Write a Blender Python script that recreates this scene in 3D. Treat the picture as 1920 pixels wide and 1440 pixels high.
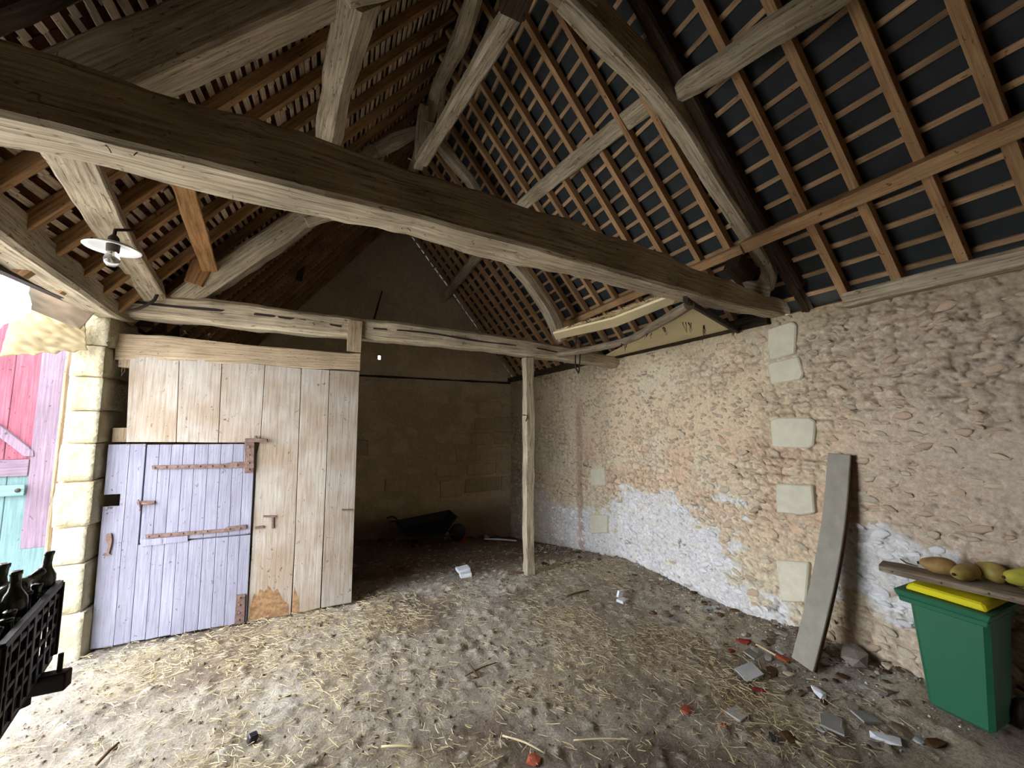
import bpy, bmesh, math, random
import numpy as np
from mathutils import Vector, Matrix, noise

for _o in list(bpy.data.objects): bpy.data.objects.remove(_o)
sc = bpy.context.scene
COL = sc.collection
RND = random.Random(7)

# ------------------------------------------------------------------ camera
FPX, HCAM = 720.0, 2.2
PITCH = math.atan(68 / 720); YAW = math.atan(320 * math.cos(PITCH) / 720)
cam_d = bpy.data.cameras.new('camera'); cam = bpy.data.objects.new('camera', cam_d); COL.objects.link(cam)
cam_d.sensor_fit = 'HORIZONTAL'; cam_d.sensor_width = 36; cam_d.lens = 36 * FPX / 1920
cam_d.clip_start = 0.02; cam_d.clip_end = 300
cam.location = (0, 0, HCAM); cam.rotation_euler = (math.pi / 2 + PITCH, 0, -YAW)
sc.camera = cam
# ------------------------------------------------------------------ world, exposure
sc.view_settings.view_transform = 'Standard'; sc.view_settings.look = 'None'
sc.view_settings.gamma = 1; sc.view_settings.use_curve_mapping = False
sc.view_settings.exposure = 2.45
world = bpy.data.worlds.new('overcast_sky'); sc.world = world; world.use_nodes = True
wn = world.node_tree.nodes; wl = world.node_tree.links; wn.clear()
w_out = wn.new('ShaderNodeOutputWorld'); w_bg = wn.new('ShaderNodeBackground')
w_bg.inputs['Color'].default_value = (0.92, 0.955, 1.0, 1); w_bg.inputs['Strength'].default_value = 2.6
wl.new(w_bg.outputs[0], w_out.inputs[0])
try:
    sc.cycles.max_bounces = 10; sc.cycles.diffuse_bounces = 7; sc.cycles.use_denoising = True
    sc.cycles.sample_clamp_indirect = 6
except Exception: pass

# ------------------------------------------------------------------ measuring helpers
C0 = Vector((0, 0, HCAM))
_F = Vector((math.sin(YAW) * math.cos(PITCH), math.cos(YAW) * math.cos(PITCH), math.sin(PITCH)))
_R = Vector((math.cos(YAW), -math.sin(YAW), 0)); _U = _R.cross(_F)
def ray(x, y): return _F + _R * ((x - 960) / FPX) + _U * ((720 - y) / FPX)
def on(x, y, ax, v):                      # point of the real plane (axis = v) measured in the photograph
    d = ray(x, y); return C0 + d * ((v - C0[ax]) / d[ax])
def atY(x, y, v): return on(x, y, 1, v)
def atX(x, y, v): return on(x, y, 0, v)
def atZ(x, y, v): return on(x, y, 2, v)
ZW, XR, XL, SL = 3.27, 4.26, -2.1, 1.236
YB, YP, YF = 9.69, 5.25, -3.0
XC = (XR + XL) / 2; ZR = ZW + SL * (XR - XL) / 2
NR = Vector((SL, 0, 1)).normalized(); NL = Vector((-SL, 0, 1)).normalized()

# ------------------------------------------------------------------ numpy noise
def _hash(ix, iy, s):
    h = (ix.astype(np.int64) * 374761393 + iy.astype(np.int64) * 668265263 + s * 974634777) & 0x7fffffff
    h = ((h ^ (h >> 13)) * 1274126177) & 0x7fffffff
    return ((h ^ (h >> 16)) & 0xffffff) / float(0xffffff)
def vn(x, y, s=0):
    x = np.asarray(x, float); y = np.asarray(y, float)
    ix = np.floor(x); iy = np.floor(y); fx = x - ix; fy = y - iy
    fx = fx * fx * (3 - 2 * fx); fy = fy * fy * (3 - 2 * fy)
    a = _hash(ix, iy, s); b = _hash(ix + 1, iy, s); c = _hash(ix, iy + 1, s); d = _hash(ix + 1, iy + 1, s)
    return (a * (1 - fx) + b * fx) * (1 - fy) + (c * (1 - fx) + d * fx) * fy
def fbm(x, y, s=0, o=4):
    r = 0; a = .5; t = 0
    for k in range(o):
        r = r + a * vn(x * 2 ** k + 13.7 * k, y * 2 ** k + 7.1 * k, s + k); t += a; a *= .5
    return r / t
def cell(x, y, s=0):                      # F1, F2 of a jittered grid
    ix = np.floor(x); iy = np.floor(y)
    f1 = np.full(x.shape, 9.); f2 = np.full(x.shape, 9.); idv = np.zeros(x.shape)
    for dx in (-1, 0, 1):
        for dy in (-1, 0, 1):
            cx = ix + dx; cy = iy + dy
            px = cx + .15 + .7 * _hash(cx, cy, s); py = cy + .15 + .7 * _hash(cx, cy, s + 5)
            d = np.sqrt((x - px) ** 2 + (y - py) ** 2)
            m = d < f1
            f2 = np.where(m, f1, np.minimum(f2, d)); idv = np.where(m, _hash(cx, cy, s + 9), idv); f1 = np.where(m, d, f1)
    return f1, f2, idv
def sst(a, b, x): t = np.clip((x - a) / (b - a), 0, 1); return t * t * (3 - 2 * t)
def mixc(a, b, m): return a * (1 - m[..., None]) + np.array(b) * m[..., None]

# ------------------------------------------------------------------ object helpers
def tag(o, label=None, cat=None, group=None, kind=None):
    if label: o['label'] = label
    if cat: o['category'] = cat
    if group: o['group'] = group
    if kind: o['kind'] = kind
    return o
def link_mesh(name, me, mat=None, parent=None):
    o = bpy.data.objects.new(name, me); COL.objects.link(o)
    if mat is not None and not me.materials: me.materials.append(mat)
    if parent is not None:
        o.parent = parent; o.matrix_parent_inverse = parent.matrix_basis.inverted()
    return o
def empty(name, loc=(0, 0, 0), rz=0):
    o = bpy.data.objects.new(name, None); COL.objects.link(o); o.location = loc; o.rotation_euler = (0, 0, rz)
    o.empty_display_size = .1
    return o
class MB:
    def __init__(s): s.v = []; s.f = []; s.uv = []
    def add(s, vs, fs, uvs=None):
        b = len(s.v); s.v += [tuple(v) for v in vs]
        for k, f in enumerate(fs):
            s.f.append([i + b for i in f]); s.uv.append(uvs[k] if uvs else [(0, 0)] * len(f))
        return s
    def build(s, name, mat, parent=None, smooth=False, bevel=0):
        me = bpy.data.meshes.new(name); me.from_pydata(s.v, [], s.f)
        ul = me.uv_layers.new(name='UVMap'); k = 0
        flat = []
        for u in s.uv:
            for a in u: flat += [a[0], a[1]]
        ul.data.foreach_set('uv', flat)
        me.update()
        if bevel:
            bm = bmesh.new(); bm.from_mesh(me)
            bmesh.ops.bevel(bm, geom=bm.edges[:], offset=bevel, segments=1, affect='EDGES', clamp_overlap=True)
            bm.to_mesh(me); bm.free()
        if smooth: me.polygons.foreach_set('use_smooth', [True] * len(me.polygons))
        return link_mesh(name, me, mat, parent)
def box_data(c, sx, sy, sz, R=None, ax=2):
    vs = []
    for dx in (-.5, .5):
        for dy in (-.5, .5):
            for dz in (-.5, .5):
                p = Vector((dx * sx, dy * sy, dz * sz)); 
                if R is not None: p = R @ p
                vs.append(Vector(c) + p)
    fs = [(0, 1, 3, 2), (4, 6, 7, 5), (0, 4, 5, 1), (2, 3, 7, 6), (0, 2, 6, 4), (1, 5, 7, 3)]
    L = []
    S = (sx, sy, sz)
    loc = [Vector((dx * sx, dy * sy, dz * sz)) for dx in (-.5, .5) for dy in (-.5, .5) for dz in (-.5, .5)]
    o = [a for a in (0, 1, 2) if a != ax]
    off = RND.uniform(0, 20)
    uv = [[(loc[i][o[0]] + loc[i][o[1]] + off, loc[i][ax] + off) for i in f] for f in fs]
    return vs, fs, uv
def box(name, c, s, mat, parent=None, R=None, ax=2, bevel=0):
    m = MB(); m.add(*box_data(c, *s, R=R, ax=ax)); return m.build(name, mat, parent, bevel=bevel)
def catmull(pts, vals, seg):
    out = []; n = len(pts)
    for i in range(n - 1):
        p0 = pts[max(i - 1, 0)]; p1 = pts[i]; p2 = pts[i + 1]; p3 = pts[min(i + 2, n - 1)]
        k = max(1, int((p2 - p1).length / seg))
        for j in range(k):
            t = j / k
            p = .5 * ((2 * p1) + (p2 - p0) * t + (2 * p0 - 5 * p1 + 4 * p2 - p3) * t * t + (3 * p1 - p0 - 3 * p2 + p3) * t ** 3)
            out.append((p, [a + (b - a) * t for a, b in zip(vals[i], vals[i + 1])]))
    out.append((pts[-1], vals[-1])); return out
def timber(name, pts, w, h, mat, parent=None, up=(0, 0, 1), rough=.01, seg=.1, cham=.22, roundish=False, mb=None):
    """hewn timber swept along a line of points; w across, h along the up vector"""
    pts = [Vector(p) for p in pts]; n = len(pts)
    W = list(w) if hasattr(w, '__len__') else [w] * n; H = list(h) if hasattr(h, '__len__') else [h] * n
    rs = catmull(pts, [(W[i], H[i]) for i in range(n)], seg)
    up = Vector(up); sd = RND.uniform(0, 100); rings = []; L = 0; Ls = []
    c = cham
    if roundish: prof = [(math.cos(a) * .5, math.sin(a) * .5) for a in [math.tau * k / 10 for k in range(10)]]
    else: prof = [(-.5 + c * .5, -.5), (0, -.5), (.5 - c * .5, -.5), (.5, -.5 + c * .5), (.5, 0), (.5, .5 - c * .5), (.5 - c * .5, .5), (0, .5), (-.5 + c * .5, .5), (-.5, .5 - c * .5), (-.5, 0), (-.5, -.5 + c * .5)]
    m = len(prof)
    for i, (p, (ww, hh)) in enumerate(rs):
        a = rs[max(i - 1, 0)][0]; b = rs[min(i + 1, len(rs) - 1)][0]; d = (b - a).normalized()
        s = d.cross(up).normalized(); u = s.cross(d).normalized()
        if i: L += (p - rs[i - 1][0]).length
        Ls.append(L)
        ring = []
        for k, (x, y) in enumerate(prof):
            q = p + s * (x * ww) + u * (y * hh)
            nn = noise.noise(Vector((q.x * 2.2 + sd, q.y * 2.2, q.z * 2.2))) + .5 * noise.noise(Vector((q.x * 7 + sd, q.y * 7, q.z * 7)))
            q = q + (s * x + u * y) * (2 * rough * nn)
            ring.append(q)
        rings.append(ring)
    per = [0]
    for k in range(m):
        x0, y0 = prof[k]; x1, y1 = prof[(k + 1) % m]
        per.append(per[-1] + math.hypot((x1 - x0) * W[0], (y1 - y0) * H[0]))
    vs = [q for r in rings for q in r]; fs = []; uv = []
    for i in range(len(rings) - 1):
        for k in range(m):
            k2 = (k + 1) % m
            fs.append((i * m + k, i * m + k2, (i + 1) * m + k2, (i + 1) * m + k))
            uv.append([(per[k] + sd, Ls[i] + sd), (per[k + 1] + sd, Ls[i] + sd), (per[k + 1] + sd, Ls[i + 1] + sd), (per[k] + sd, Ls[i + 1] + sd)])
    fs.append(tuple(range(m))[::-1]); uv.append([(prof[k][0] * W[0] + sd, prof[k][1] * .1 + sd) for k in range(m)][::-1])
    o = (len(rings) - 1) * m
    fs.append(tuple(range(o, o + m))); uv.append([(prof[k][0] * W[0] + sd, prof[k][1] * .1 + sd) for k in range(m)])
    B = mb or MB(); B.add(vs, fs, uv)
    if mb is not None: return None
    ob = B.build(name, mat, parent, smooth=False)
    return ob
def plate(name, px, Y, th, mat, parent=None, bevel=.004, axis=1, vert=True, jig=0):
    """board cut to a measured outline in a real plane (axis=Y), with thickness th going away from it"""
    pts = [on(x, y, axis, Y) for x, y in px]
    return prism(name, pts, [Vector((1, 0, 0)), Vector((0, 1, 0)), Vector((0, 0, 1))][axis] * th, mat, parent, bevel, vert)
def prism(name, pts, off, mat, parent=None, bevel=.004, vert=True):
    n = len(pts); pts = [Vector(p) for p in pts]; b = [p + off for p in pts]
    c = sum(pts, Vector()) / n
    nrm = Vector()
    for i in range(n): nrm += (pts[i] - c).cross(pts[(i + 1) % n] - c)
    if nrm.dot(off) > 0: pts = pts[::-1]; b = b[::-1]
    sd = RND.uniform(0, 50)
    def U(p, k=0):
        hz = (p.x + p.y) if abs(off.z) < max(abs(off.x), abs(off.y)) else p.x
        vt = p.z if abs(off.z) < max(abs(off.x), abs(off.y)) else p.y
        return (hz + sd, vt + sd) if vert else (vt + sd, hz + sd)
    fs = [tuple(range(n)), tuple(range(n, 2 * n))[::-1]]; V = pts + b
    for i in range(n): j = (i + 1) % n; fs.append((j, i, n + i, n + j))
    m = MB(); m.add(V, fs, [[U(V[i]) for i in f] for f in fs]); return m.build(name, mat, parent, bevel=bevel)
def tube(name, pts, r, mat, parent=None, n=8, mb=None, seg=.05):
    pts = [Vector(p) for p in pts]; R = list(r) if hasattr(r, '__len__') else [r] * len(pts)
    rs = catmull(pts, [(q,) for q in R], seg) if len(pts) > 2 else [(pts[0], (R[0],)), (pts[1], (R[1],))]
    rings = []; pu = None; L = 0; Ls = []
    for i, (p, (rr,)) in enumerate(rs):
        d = (rs[min(i + 1, len(rs) - 1)][0] - rs[max(i - 1, 0)][0]).normalized()
        if pu is None: pu = d.orthogonal().normalized()
        pu = (pu - d * pu.dot(d)).normalized(); s = d.cross(pu)
        if i: L += (p - rs[i - 1][0]).length
        Ls.append(L)
        rings.append([p + (pu * math.cos(math.tau * k / n) + s * math.sin(math.tau * k / n)) * rr for k in range(n)])
    V = [q for g in rings for q in g]; fs = []; uv = []
    for i in range(len(rings) - 1):
        for k in range(n):
            k2 = (k + 1) % n; fs.append((i * n + k, i * n + k2, (i + 1) * n + k2, (i + 1) * n + k))
            uv.append([(k * .02, Ls[i]), (k * .02 + .02, Ls[i]), (k * .02 + .02, Ls[i + 1]), (k * .02, Ls[i + 1])])
    fs.append(tuple(range(n))[::-1]); o = (len(rings) - 1) * n; fs.append(tuple(range(o, o + n)))
    uv += [[(0, 0)] * n, [(0, 0)] * n]
    B = mb or MB(); B.add(V, fs, uv)
    if mb is not None: return None
    return B.build(name, mat, parent, smooth=True)
def lathe(name, prof, mat, parent=None, n=20, M=None, smooth=True):
    V = []; fs = []
    for r, z in prof:
        for k in range(n): V.append(Vector((r * math.cos(math.tau * k / n), r * math.sin(math.tau * k / n), z)))
    for i in range(len(prof) - 1):
        for k in range(n): k2 = (k + 1) % n; fs.append((i * n + k, i * n + k2, (i + 1) * n + k2, (i + 1) * n + k))
    if prof[0][0] > 1e-4: fs.append(tuple(range(n))[::-1])
    if prof[-1][0] > 1e-4: o = (len(prof) - 1) * n; fs.append(tuple(range(o, o + n)))
    if M is not None: V = [M @ v for v in V]
    return MB().add(V, fs).build(name, mat, parent, smooth=smooth)
def blob_mesh(name, seed, sub=1, amp=.25, flat=1.0, sharp=False):
    bm = bmesh.new(); bmesh.ops.create_icosphere(bm, subdivisions=sub, radius=1)
    for v in bm.verts:
        d = v.co.normalized(); n_ = noise.noise(d * 1.3 + Vector((seed * 3.1, 0, 0))) + .5 * noise.noise(d * 3 + Vector((seed, 5, 0)))
        v.co = d * (1 + amp * n_ * 1.5)
        if sharp: v.co = Vector([max(-.72, min(.72, a)) for a in v.co])
        v.co.z *= flat
    me = bpy.data.meshes.new(name); bm.to_mesh(me); bm.free()
    if not sharp: me.polygons.foreach_set('use_smooth', [True] * len(me.polygons))
    return me
def grid_obj(name, X, Y, Z, col, mat, parent=None, hole=None, smooth=True):
    ny, nx = X.shape
    me = bpy.data.meshes.new(name)
    co = np.stack([X, Y, Z], -1).reshape(-1, 3)
    idx = np.arange(nx * ny).reshape(ny, nx)
    q = np.stack([idx[:-1, :-1], idx[:-1, 1:], idx[1:, 1:], idx[1:, :-1]], -1).reshape(-1, 4)
    if hole is not None: q = q[~hole.reshape(-1)]
    me.vertices.add(len(co)); me.vertices.foreach_set('co', co.ravel())
    me.loops.add(q.size); me.loops.foreach_set('vertex_index', q.ravel().astype(np.int32))
    me.polygons.add(len(q)); me.polygons.foreach_set('loop_start', np.arange(0, q.size, 4, dtype=np.int32))
    try: me.polygons.foreach_set('loop_total', np.full(len(q), 4, dtype=np.int32))
    except Exception: pass
    me.update(calc_edges=True)
    if smooth: me.polygons.foreach_set('use_smooth', np.ones(len(q), dtype=bool))
    ca = me.color_attributes.new('Col', 'FLOAT_COLOR', 'POINT')
    c4 = np.ones((nx * ny, 4)); c4[:, :3] = col.reshape(-1, 3); ca.data.foreach_set('color', c4.ravel())
    me.validate()
    return link_mesh(name, me, mat, parent)
def srgb(*c): return tuple((x / 255 / 12.92 if x <= 10 else ((x / 255 + .055) / 1.055) ** 2.4) for x in c)

# ------------------------------------------------------------------ materials
def newmat(name, rough=.85, spec=.25):
    m = bpy.data.materials.new(name); m.use_nodes = True; nt = m.node_tree
    b = nt.nodes['Principled BSDF']; b.inputs['Roughness'].default_value = rough
    b.inputs['Specular IOR Level'].default_value = spec
    return m, nt, b
def N(nt, t, **k):
    n = nt.nodes.new(t)
    for a, v in k.items(): setattr(n, a, v)
    return n
def ramp(nt, stops):
    r = N(nt, 'ShaderNodeValToRGB'); e = r.color_ramp.elements
    while len(e) < len(stops): e.new(.5)
    for i, (p, c) in enumerate(stops): e[i].position = p; e[i].color = (*c, 1)
    return r
def mat_plain(name, c, rough=.6, spec=.3, metal=0, var=.25, scale=14, bump=.15, bdist=.004, c2=None):
    m, nt, b = newmat(name, rough, spec); b.inputs['Metallic'].default_value = metal
    tc = N(nt, 'ShaderNodeTexCoord'); no = N(nt, 'ShaderNodeTexNoise'); no.inputs['Scale'].default_value = scale; no.inputs['Detail'].default_value = 5
    nt.links.new(tc.outputs['Object'], no.inputs['Vector'])
    d = c2 or tuple(x * (1 - var) for x in c)
    r = ramp(nt, [(.3, d), (.7, c)]); nt.links.new(no.outputs['Fac'], r.inputs['Fac'])
    oi = N(nt, 'ShaderNodeObjectInfo'); hs = N(nt, 'ShaderNodeHueSaturation')
    mr = N(nt, 'ShaderNodeMapRange'); mr.inputs['To Min'].default_value = 1 - var * .6; mr.inputs['To Max'].default_value = 1 + var * .4
    nt.links.new(oi.outputs['Random'], mr.inputs['Value']); nt.links.new(mr.outputs[0], hs.inputs['Value'])
    nt.links.new(r.outputs[0], hs.inputs['Color']); nt.links.new(hs.outputs[0], b.inputs['Base Color'])
    if bump:
        bp = N(nt, 'ShaderNodeBump'); bp.inputs['Strength'].default_value = bump; bp.inputs['Distance'].default_value = bdist
        n2 = N(nt, 'ShaderNodeTexNoise'); n2.inputs['Scale'].default_value = scale * 4; n2.inputs['Detail'].default_value = 6
        nt.links.new(tc.outputs['Object'], n2.inputs['Vector']); nt.links.new(n2.outputs['Fac'], bp.inputs['Height']); nt.links.new(bp.outputs[0], b.inputs['Normal'])
    return m
def mat_wood(name, light, mid, dark, crack=.5, fine=55, rough=.85, var=.3, stain=None, stain_amt=.5):
    """grain runs along UV v"""
    m, nt, b = newmat(name, rough, .2)
    uv = N(nt, 'ShaderNodeUVMap'); mp = N(nt, 'ShaderNodeMapping'); mp.inputs['Scale'].default_value = (fine, 2.2, 1)
    nt.links.new(uv.outputs[0], mp.inputs['Vector'])
    n1 = N(nt, 'ShaderNodeTexNoise'); n1.inputs['Scale'].default_value = 1; n1.inputs['Detail'].default_value = 6; n1.inputs['Roughness'].default_value = .65
    nt.links.new(mp.outputs[0], n1.inputs['Vector'])
    r1 = ramp(nt, [(.28, dark), (.48, mid), (.68, light)]); nt.links.new(n1.outputs['Fac'], r1.inputs['Fac'])
    n2 = N(nt, 'ShaderNodeTexNoise'); n2.inputs['Scale'].default_value = 2.2; n2.inputs['Detail'].default_value = 5
    nt.links.new(uv.outputs[0], n2.inputs['Vector'])
    r2 = ramp(nt, [(.35, tuple([stain_amt] * 3) if stain is None else stain), (.62, (1, 1, 1))]); nt.links.new(n2.outputs['Fac'], r2.inputs['Fac'])
    mx = N(nt, 'ShaderNodeMix', data_type='RGBA', blend_type='MULTIPLY'); mx.inputs[0].default_value = var * 2
    nt.links.new(r1.outputs[0], mx.inputs[6]); nt.links.new(r2.outputs[0], mx.inputs[7])
    mp3 = N(nt, 'ShaderNodeMapping'); mp3.inputs['Scale'].default_value = (16, .9, 1); nt.links.new(uv.outputs[0], mp3.inputs['Vector'])
    n3 = N(nt, 'ShaderNodeTexNoise'); n3.inputs['Scale'].default_value = 1; n3.inputs['Detail'].default_value = 3; n3.inputs['Distortion'].default_value = .6
    nt.links.new(mp3.outputs[0], n3.inputs['Vector'])
    r3 = ramp(nt, [(.0, (1, 1, 1)), (.492, (1, 1, 1)), (.5, (1 - crack,) * 3), (.508, (1, 1, 1)), (1, (1, 1, 1))]); nt.links.new(n3.outputs['Fac'], r3.inputs['Fac'])
    mx2 = N(nt, 'ShaderNodeMix', data_type='RGBA', blend_type='MULTIPLY'); mx2.inputs[0].default_value = 1
    nt.links.new(mx.outputs[2], mx2.inputs[6]); nt.links.new(r3.outputs[0], mx2.inputs[7])
    n4 = N(nt, 'ShaderNodeTexNoise'); n4.inputs['Scale'].default_value = 1; n4.inputs['Detail'].default_value = 1; n4.inputs['Distortion'].default_value = 1.2
    mp4 = N(nt, 'ShaderNodeMapping'); mp4.inputs['Scale'].default_value = (26, 17, 1); nt.links.new(uv.outputs[0], mp4.inputs['Vector']); nt.links.new(mp4.outputs[0], n4.inputs['Vector'])
    r4 = ramp(nt, [(.0, (1, 1, 1)), (.70, (1, 1, 1)), (.76, (.5, .42, .36))]); nt.links.new(n4.outputs['Fac'], r4.inputs['Fac'])
    mx4 = N(nt, 'ShaderNodeMix', data_type='RGBA', blend_type='MULTIPLY'); mx4.inputs[0].default_value = 1
    nt.links.new(mx2.outputs[2], mx4.inputs[6]); nt.links.new(r4.outputs[0], mx4.inputs[7]); mx2 = mx4
    oi = N(nt, 'ShaderNodeObjectInfo'); hs = N(nt, 'ShaderNodeHueSaturation'); mr = N(nt, 'ShaderNodeMapRange')
    mr.inputs['To Min'].default_value = 1 - var * .5; mr.inputs['To Max'].default_value = 1 + var * .3
    nt.links.new(oi.outputs['Random'], mr.inputs['Value']); nt.links.new(mr.outputs[0], hs.inputs['Value'])
    nt.links.new(mx2.outputs[2], hs.inputs['Color']); nt.links.new(hs.outputs[0], b.inputs['Base Color'])
    bp = N(nt, 'ShaderNodeBump'); bp.inputs['Strength'].default_value = .5; bp.inputs['Distance'].default_value = .008
    ad = N(nt, 'ShaderNodeMath', operation='MULTIPLY'); nt.links.new(n1.outputs['Fac'], ad.inputs[0]); nt.links.new(r3.outputs[0], ad.inputs[1])
    nt.links.new(ad.outputs[0], bp.inputs['Height']); nt.links.new(bp.outputs[0], b.inputs['Normal'])
    return m
def mat_attr(name, scale=30, bump=.5, bdist=.01, var=.35, rough=.95):
    """colour of its own from the surface's map, fine relief and mottling from noise"""
    m, nt, b = newmat(name, rough, .12)
    at = N(nt, 'ShaderNodeAttribute', attribute_name='Col'); tc = N(nt, 'ShaderNodeTexCoord')
    no = N(nt, 'ShaderNodeTexNoise'); no.inputs['Scale'].default_value = scale; no.inputs['Detail'].default_value = 8; no.inputs['Roughness'].default_value = .7
    nt.links.new(tc.outputs['Object'], no.inputs['Vector'])
    r = ramp(nt, [(.3, (1 - var,) * 3), (.7, (1 + var * .5,) * 3)]); nt.links.new(no.outputs['Fac'], r.inputs['Fac'])
    mx = N(nt, 'ShaderNodeMix', data_type='RGBA', blend_type='MULTIPLY'); mx.inputs[0].default_value = 1
    nt.links.new(at.outputs['Color'], mx.inputs[6]); nt.links.new(r.outputs[0], mx.inputs[7]); nt.links.new(mx.outputs[2], b.inputs['Base Color'])
    bp = N(nt, 'ShaderNodeBump'); bp.inputs['Strength'].default_value = bump; bp.inputs['Distance'].default_value = bdist
    nt.links.new(no.outputs['Fac'], bp.inputs['Height']); nt.links.new(bp.outputs[0], b.inputs['Normal'])
    return m
M = {}
M['old'] = mat_wood('weathered_oak', srgb(208, 198, 176), srgb(178, 164, 140), srgb(108, 92, 72), crack=.75)
M['oak_dark'] = mat_wood('dark_oak', srgb(84, 70, 56), srgb(58, 46, 36), srgb(34, 27, 21), crack=.6)  # dark brown oak for part of the frame
M['brown'] = mat_wood('raw_brown_timber', srgb(190, 150, 104), srgb(164, 122, 80), srgb(112, 80, 52), crack=.3, fine=40)
M['pine'] = mat_wood('sawn_pine', srgb(200, 168, 130), srgb(180, 144, 106), srgb(138, 102, 74), crack=.1, fine=70, var=.25)
M['batten'] = mat_wood('batten_pine', srgb(204, 174, 140), srgb(184, 152, 118), srgb(142, 110, 82), crack=.1, fine=70, var=.45)
M['lath'] = mat_wood('riven_lath', srgb(244, 228, 204), srgb(220, 198, 170), srgb(150, 124, 100), crack=.4, fine=80, var=.5)
M['rafter_l'] = mat_wood('brown_rafter', srgb(188, 152, 112), srgb(158, 122, 84), srgb(104, 78, 54), crack=.3, fine=60)
M['board'] = mat_wood('pale_board', srgb(172, 166, 160), srgb(158, 150, 140), srgb(134, 120, 104), crack=.12, fine=45, var=.28, stain=srgb(216, 190, 158))
M['rail'] = mat_wood('pale_rail', srgb(190, 174, 150), srgb(170, 150, 122), srgb(124, 102, 78), crack=.5, fine=45, var=.25)
M['blue'] = mat_wood('blue_painted_board', srgb(146, 147, 159), srgb(134, 134, 149), srgb(114, 110, 126), crack=.1, fine=60, var=.16, stain=srgb(214, 200, 214))
M['red'] = mat_wood('faded_red_paint', srgb(140, 86, 98), srgb(124, 70, 84), srgb(102, 58, 70), crack=.1, var=.25)
M['stile'] = mat_wood('lilac_paint', srgb(122, 106, 120), srgb(108, 92, 106), srgb(88, 74, 86), crack=.2, var=.25)
M['teal'] = mat_wood('pale_teal_paint', srgb(104, 128, 130), srgb(92, 116, 118), srgb(76, 100, 102), crack=.1, var=.2)
M['greyplank'] = mat_wood('silvered_plank', srgb(160, 148, 132), srgb(132, 118, 100), srgb(86, 74, 62), crack=.6, var=.3)
M['cement'] = mat_plain('grey_cement', srgb(158, 154, 144), .95, .1, var=.2, scale=9, bump=.3)
M['brownside'] = mat_plain('brown_edge', srgb(92, 66, 44), .9, .1, var=.3)
M['underlay'] = mat_plain('black_underlay', srgb(46, 51, 55), .75, .3, var=.35, scale=5, bump=.3, bdist=.01)
M['tile'] = mat_plain('old_clay_tile', srgb(116, 78, 58), .95, .1, var=.5, scale=8, bump=.4)
M['iron'] = mat_plain('rusty_iron', srgb(124, 100, 90), .8, .3, var=.3, scale=30, bump=.3, c2=srgb(86, 68, 62))
M['darkiron'] = mat_plain('dark_iron', srgb(62, 50, 44), .75, .3, var=.4, scale=30)
M['block'] = mat_plain('limestone_block', srgb(172, 168, 150), .95, .1, var=.15, scale=5, bump=1.0, bdist=.02, c2=srgb(156, 144, 112))
M['dressed'] = mat_plain('dressed_stone', srgb(222, 218, 198), .95, .1, var=.12, scale=12, bump=.6, bdist=.006)
M['ashlar'] = mat_plain('brown_ashlar', srgb(206, 186, 152), .95, .1, var=.25, scale=8, bump=.6, bdist=.01)
M['st_white'] = mat_plain('limewashed_stone', srgb(238, 238, 242), .95, .1, var=.18, scale=6, bump=.5)
M['st_cream'] = mat_plain('cream_stone', srgb(220, 208, 184), .95, .1, var=.25, scale=6, bump=.5)
M['st_pink'] = mat_plain('pinkish_stone', srgb(216, 192, 168), .95, .1, var=.25, scale=6, bump=.5)
M['st_grey'] = mat_plain('grey_stone', srgb(164, 156, 146), .95, .1, var=.3, scale=6, bump=.5)
M['brick'] = mat_plain('broken_brick', srgb(172, 92, 68), .95, .1, var=.35, scale=12, bump=.6)
M['brick_red'] = mat_plain('red_brick_shard', srgb(150, 60, 50), .95, .1, var=.35, scale=12, bump=.6)
M['slate'] = mat_plain('grey_sheet', srgb(178, 180, 178), .85, .2, var=.3, scale=5, bump=.4)
M['white'] = mat_plain('white_plaster_piece', srgb(226, 232, 240), .9, .2, var=.12, scale=10, bump=.3)
M['wallm'] = mat_attr('rubble_wall', 34, 1.0, .016, .34)
M['backm'] = mat_attr('back_wall', 22, .6, .012, .28)
M['floorm'] = mat_attr('earth_floor', 55, 1.0, .016, .5)
M['straw'] = mat_plain('straw', srgb(224, 212, 176), .8, .2, var=.3, scale=3, bump=0, c2=srgb(190, 168, 124))
M['twig'] = mat_plain('dry_twig', srgb(98, 76, 56), .9, .1, var=.3)
M['clod'] = mat_plain('soil_crumb', srgb(122, 106, 90), .98, .05, var=.4, scale=3, bump=0)
M['cream'] = mat_plain('cream_panel', srgb(226, 214, 174), .8, .2, var=.1, scale=3, bump=.1)
M['bin'] = mat_plain('green_plastic', srgb(40, 108, 78), .5, .4, var=.08, scale=4, bump=.1)
M['yellow'] = mat_plain('yellow_plastic', srgb(236, 226, 30), .45, .4, var=.05, scale=4, bump=0)
M['black'] = mat_plain('black_plastic', srgb(34, 32, 38), .5, .4, var=.2, scale=8, bump=.1)
M['cart'] = mat_plain('dark_painted_wood', srgb(52, 40, 40), .75, .3, var=.3, scale=8)
M['enamel'] = mat_plain('white_enamel', srgb(232, 236, 236), .3, .5, var=.04, scale=4, bump=0)
M['cloth'] = mat_plain('beige_sacking', srgb(166, 150, 118), .95, .1, var=.22, scale=4, bump=.3)
M['cloth_shade'] = mat_plain('shaded_sacking', srgb(168, 150, 130), .95, .1, var=.2, scale=4, bump=.3)  # shade on the upper cloth, put into its grey-brown colour
M['gourd'] = mat_plain('gourd_skin', srgb(190, 176, 92), .5, .4, var=.3, scale=9, bump=.15, c2=srgb(136, 100, 62))
M['gourd_y'] = mat_plain('yellow_gourd_skin', srgb(198, 194, 78), .5, .4, var=.2, scale=12, bump=.15, c2=srgb(150, 150, 62))
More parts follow.
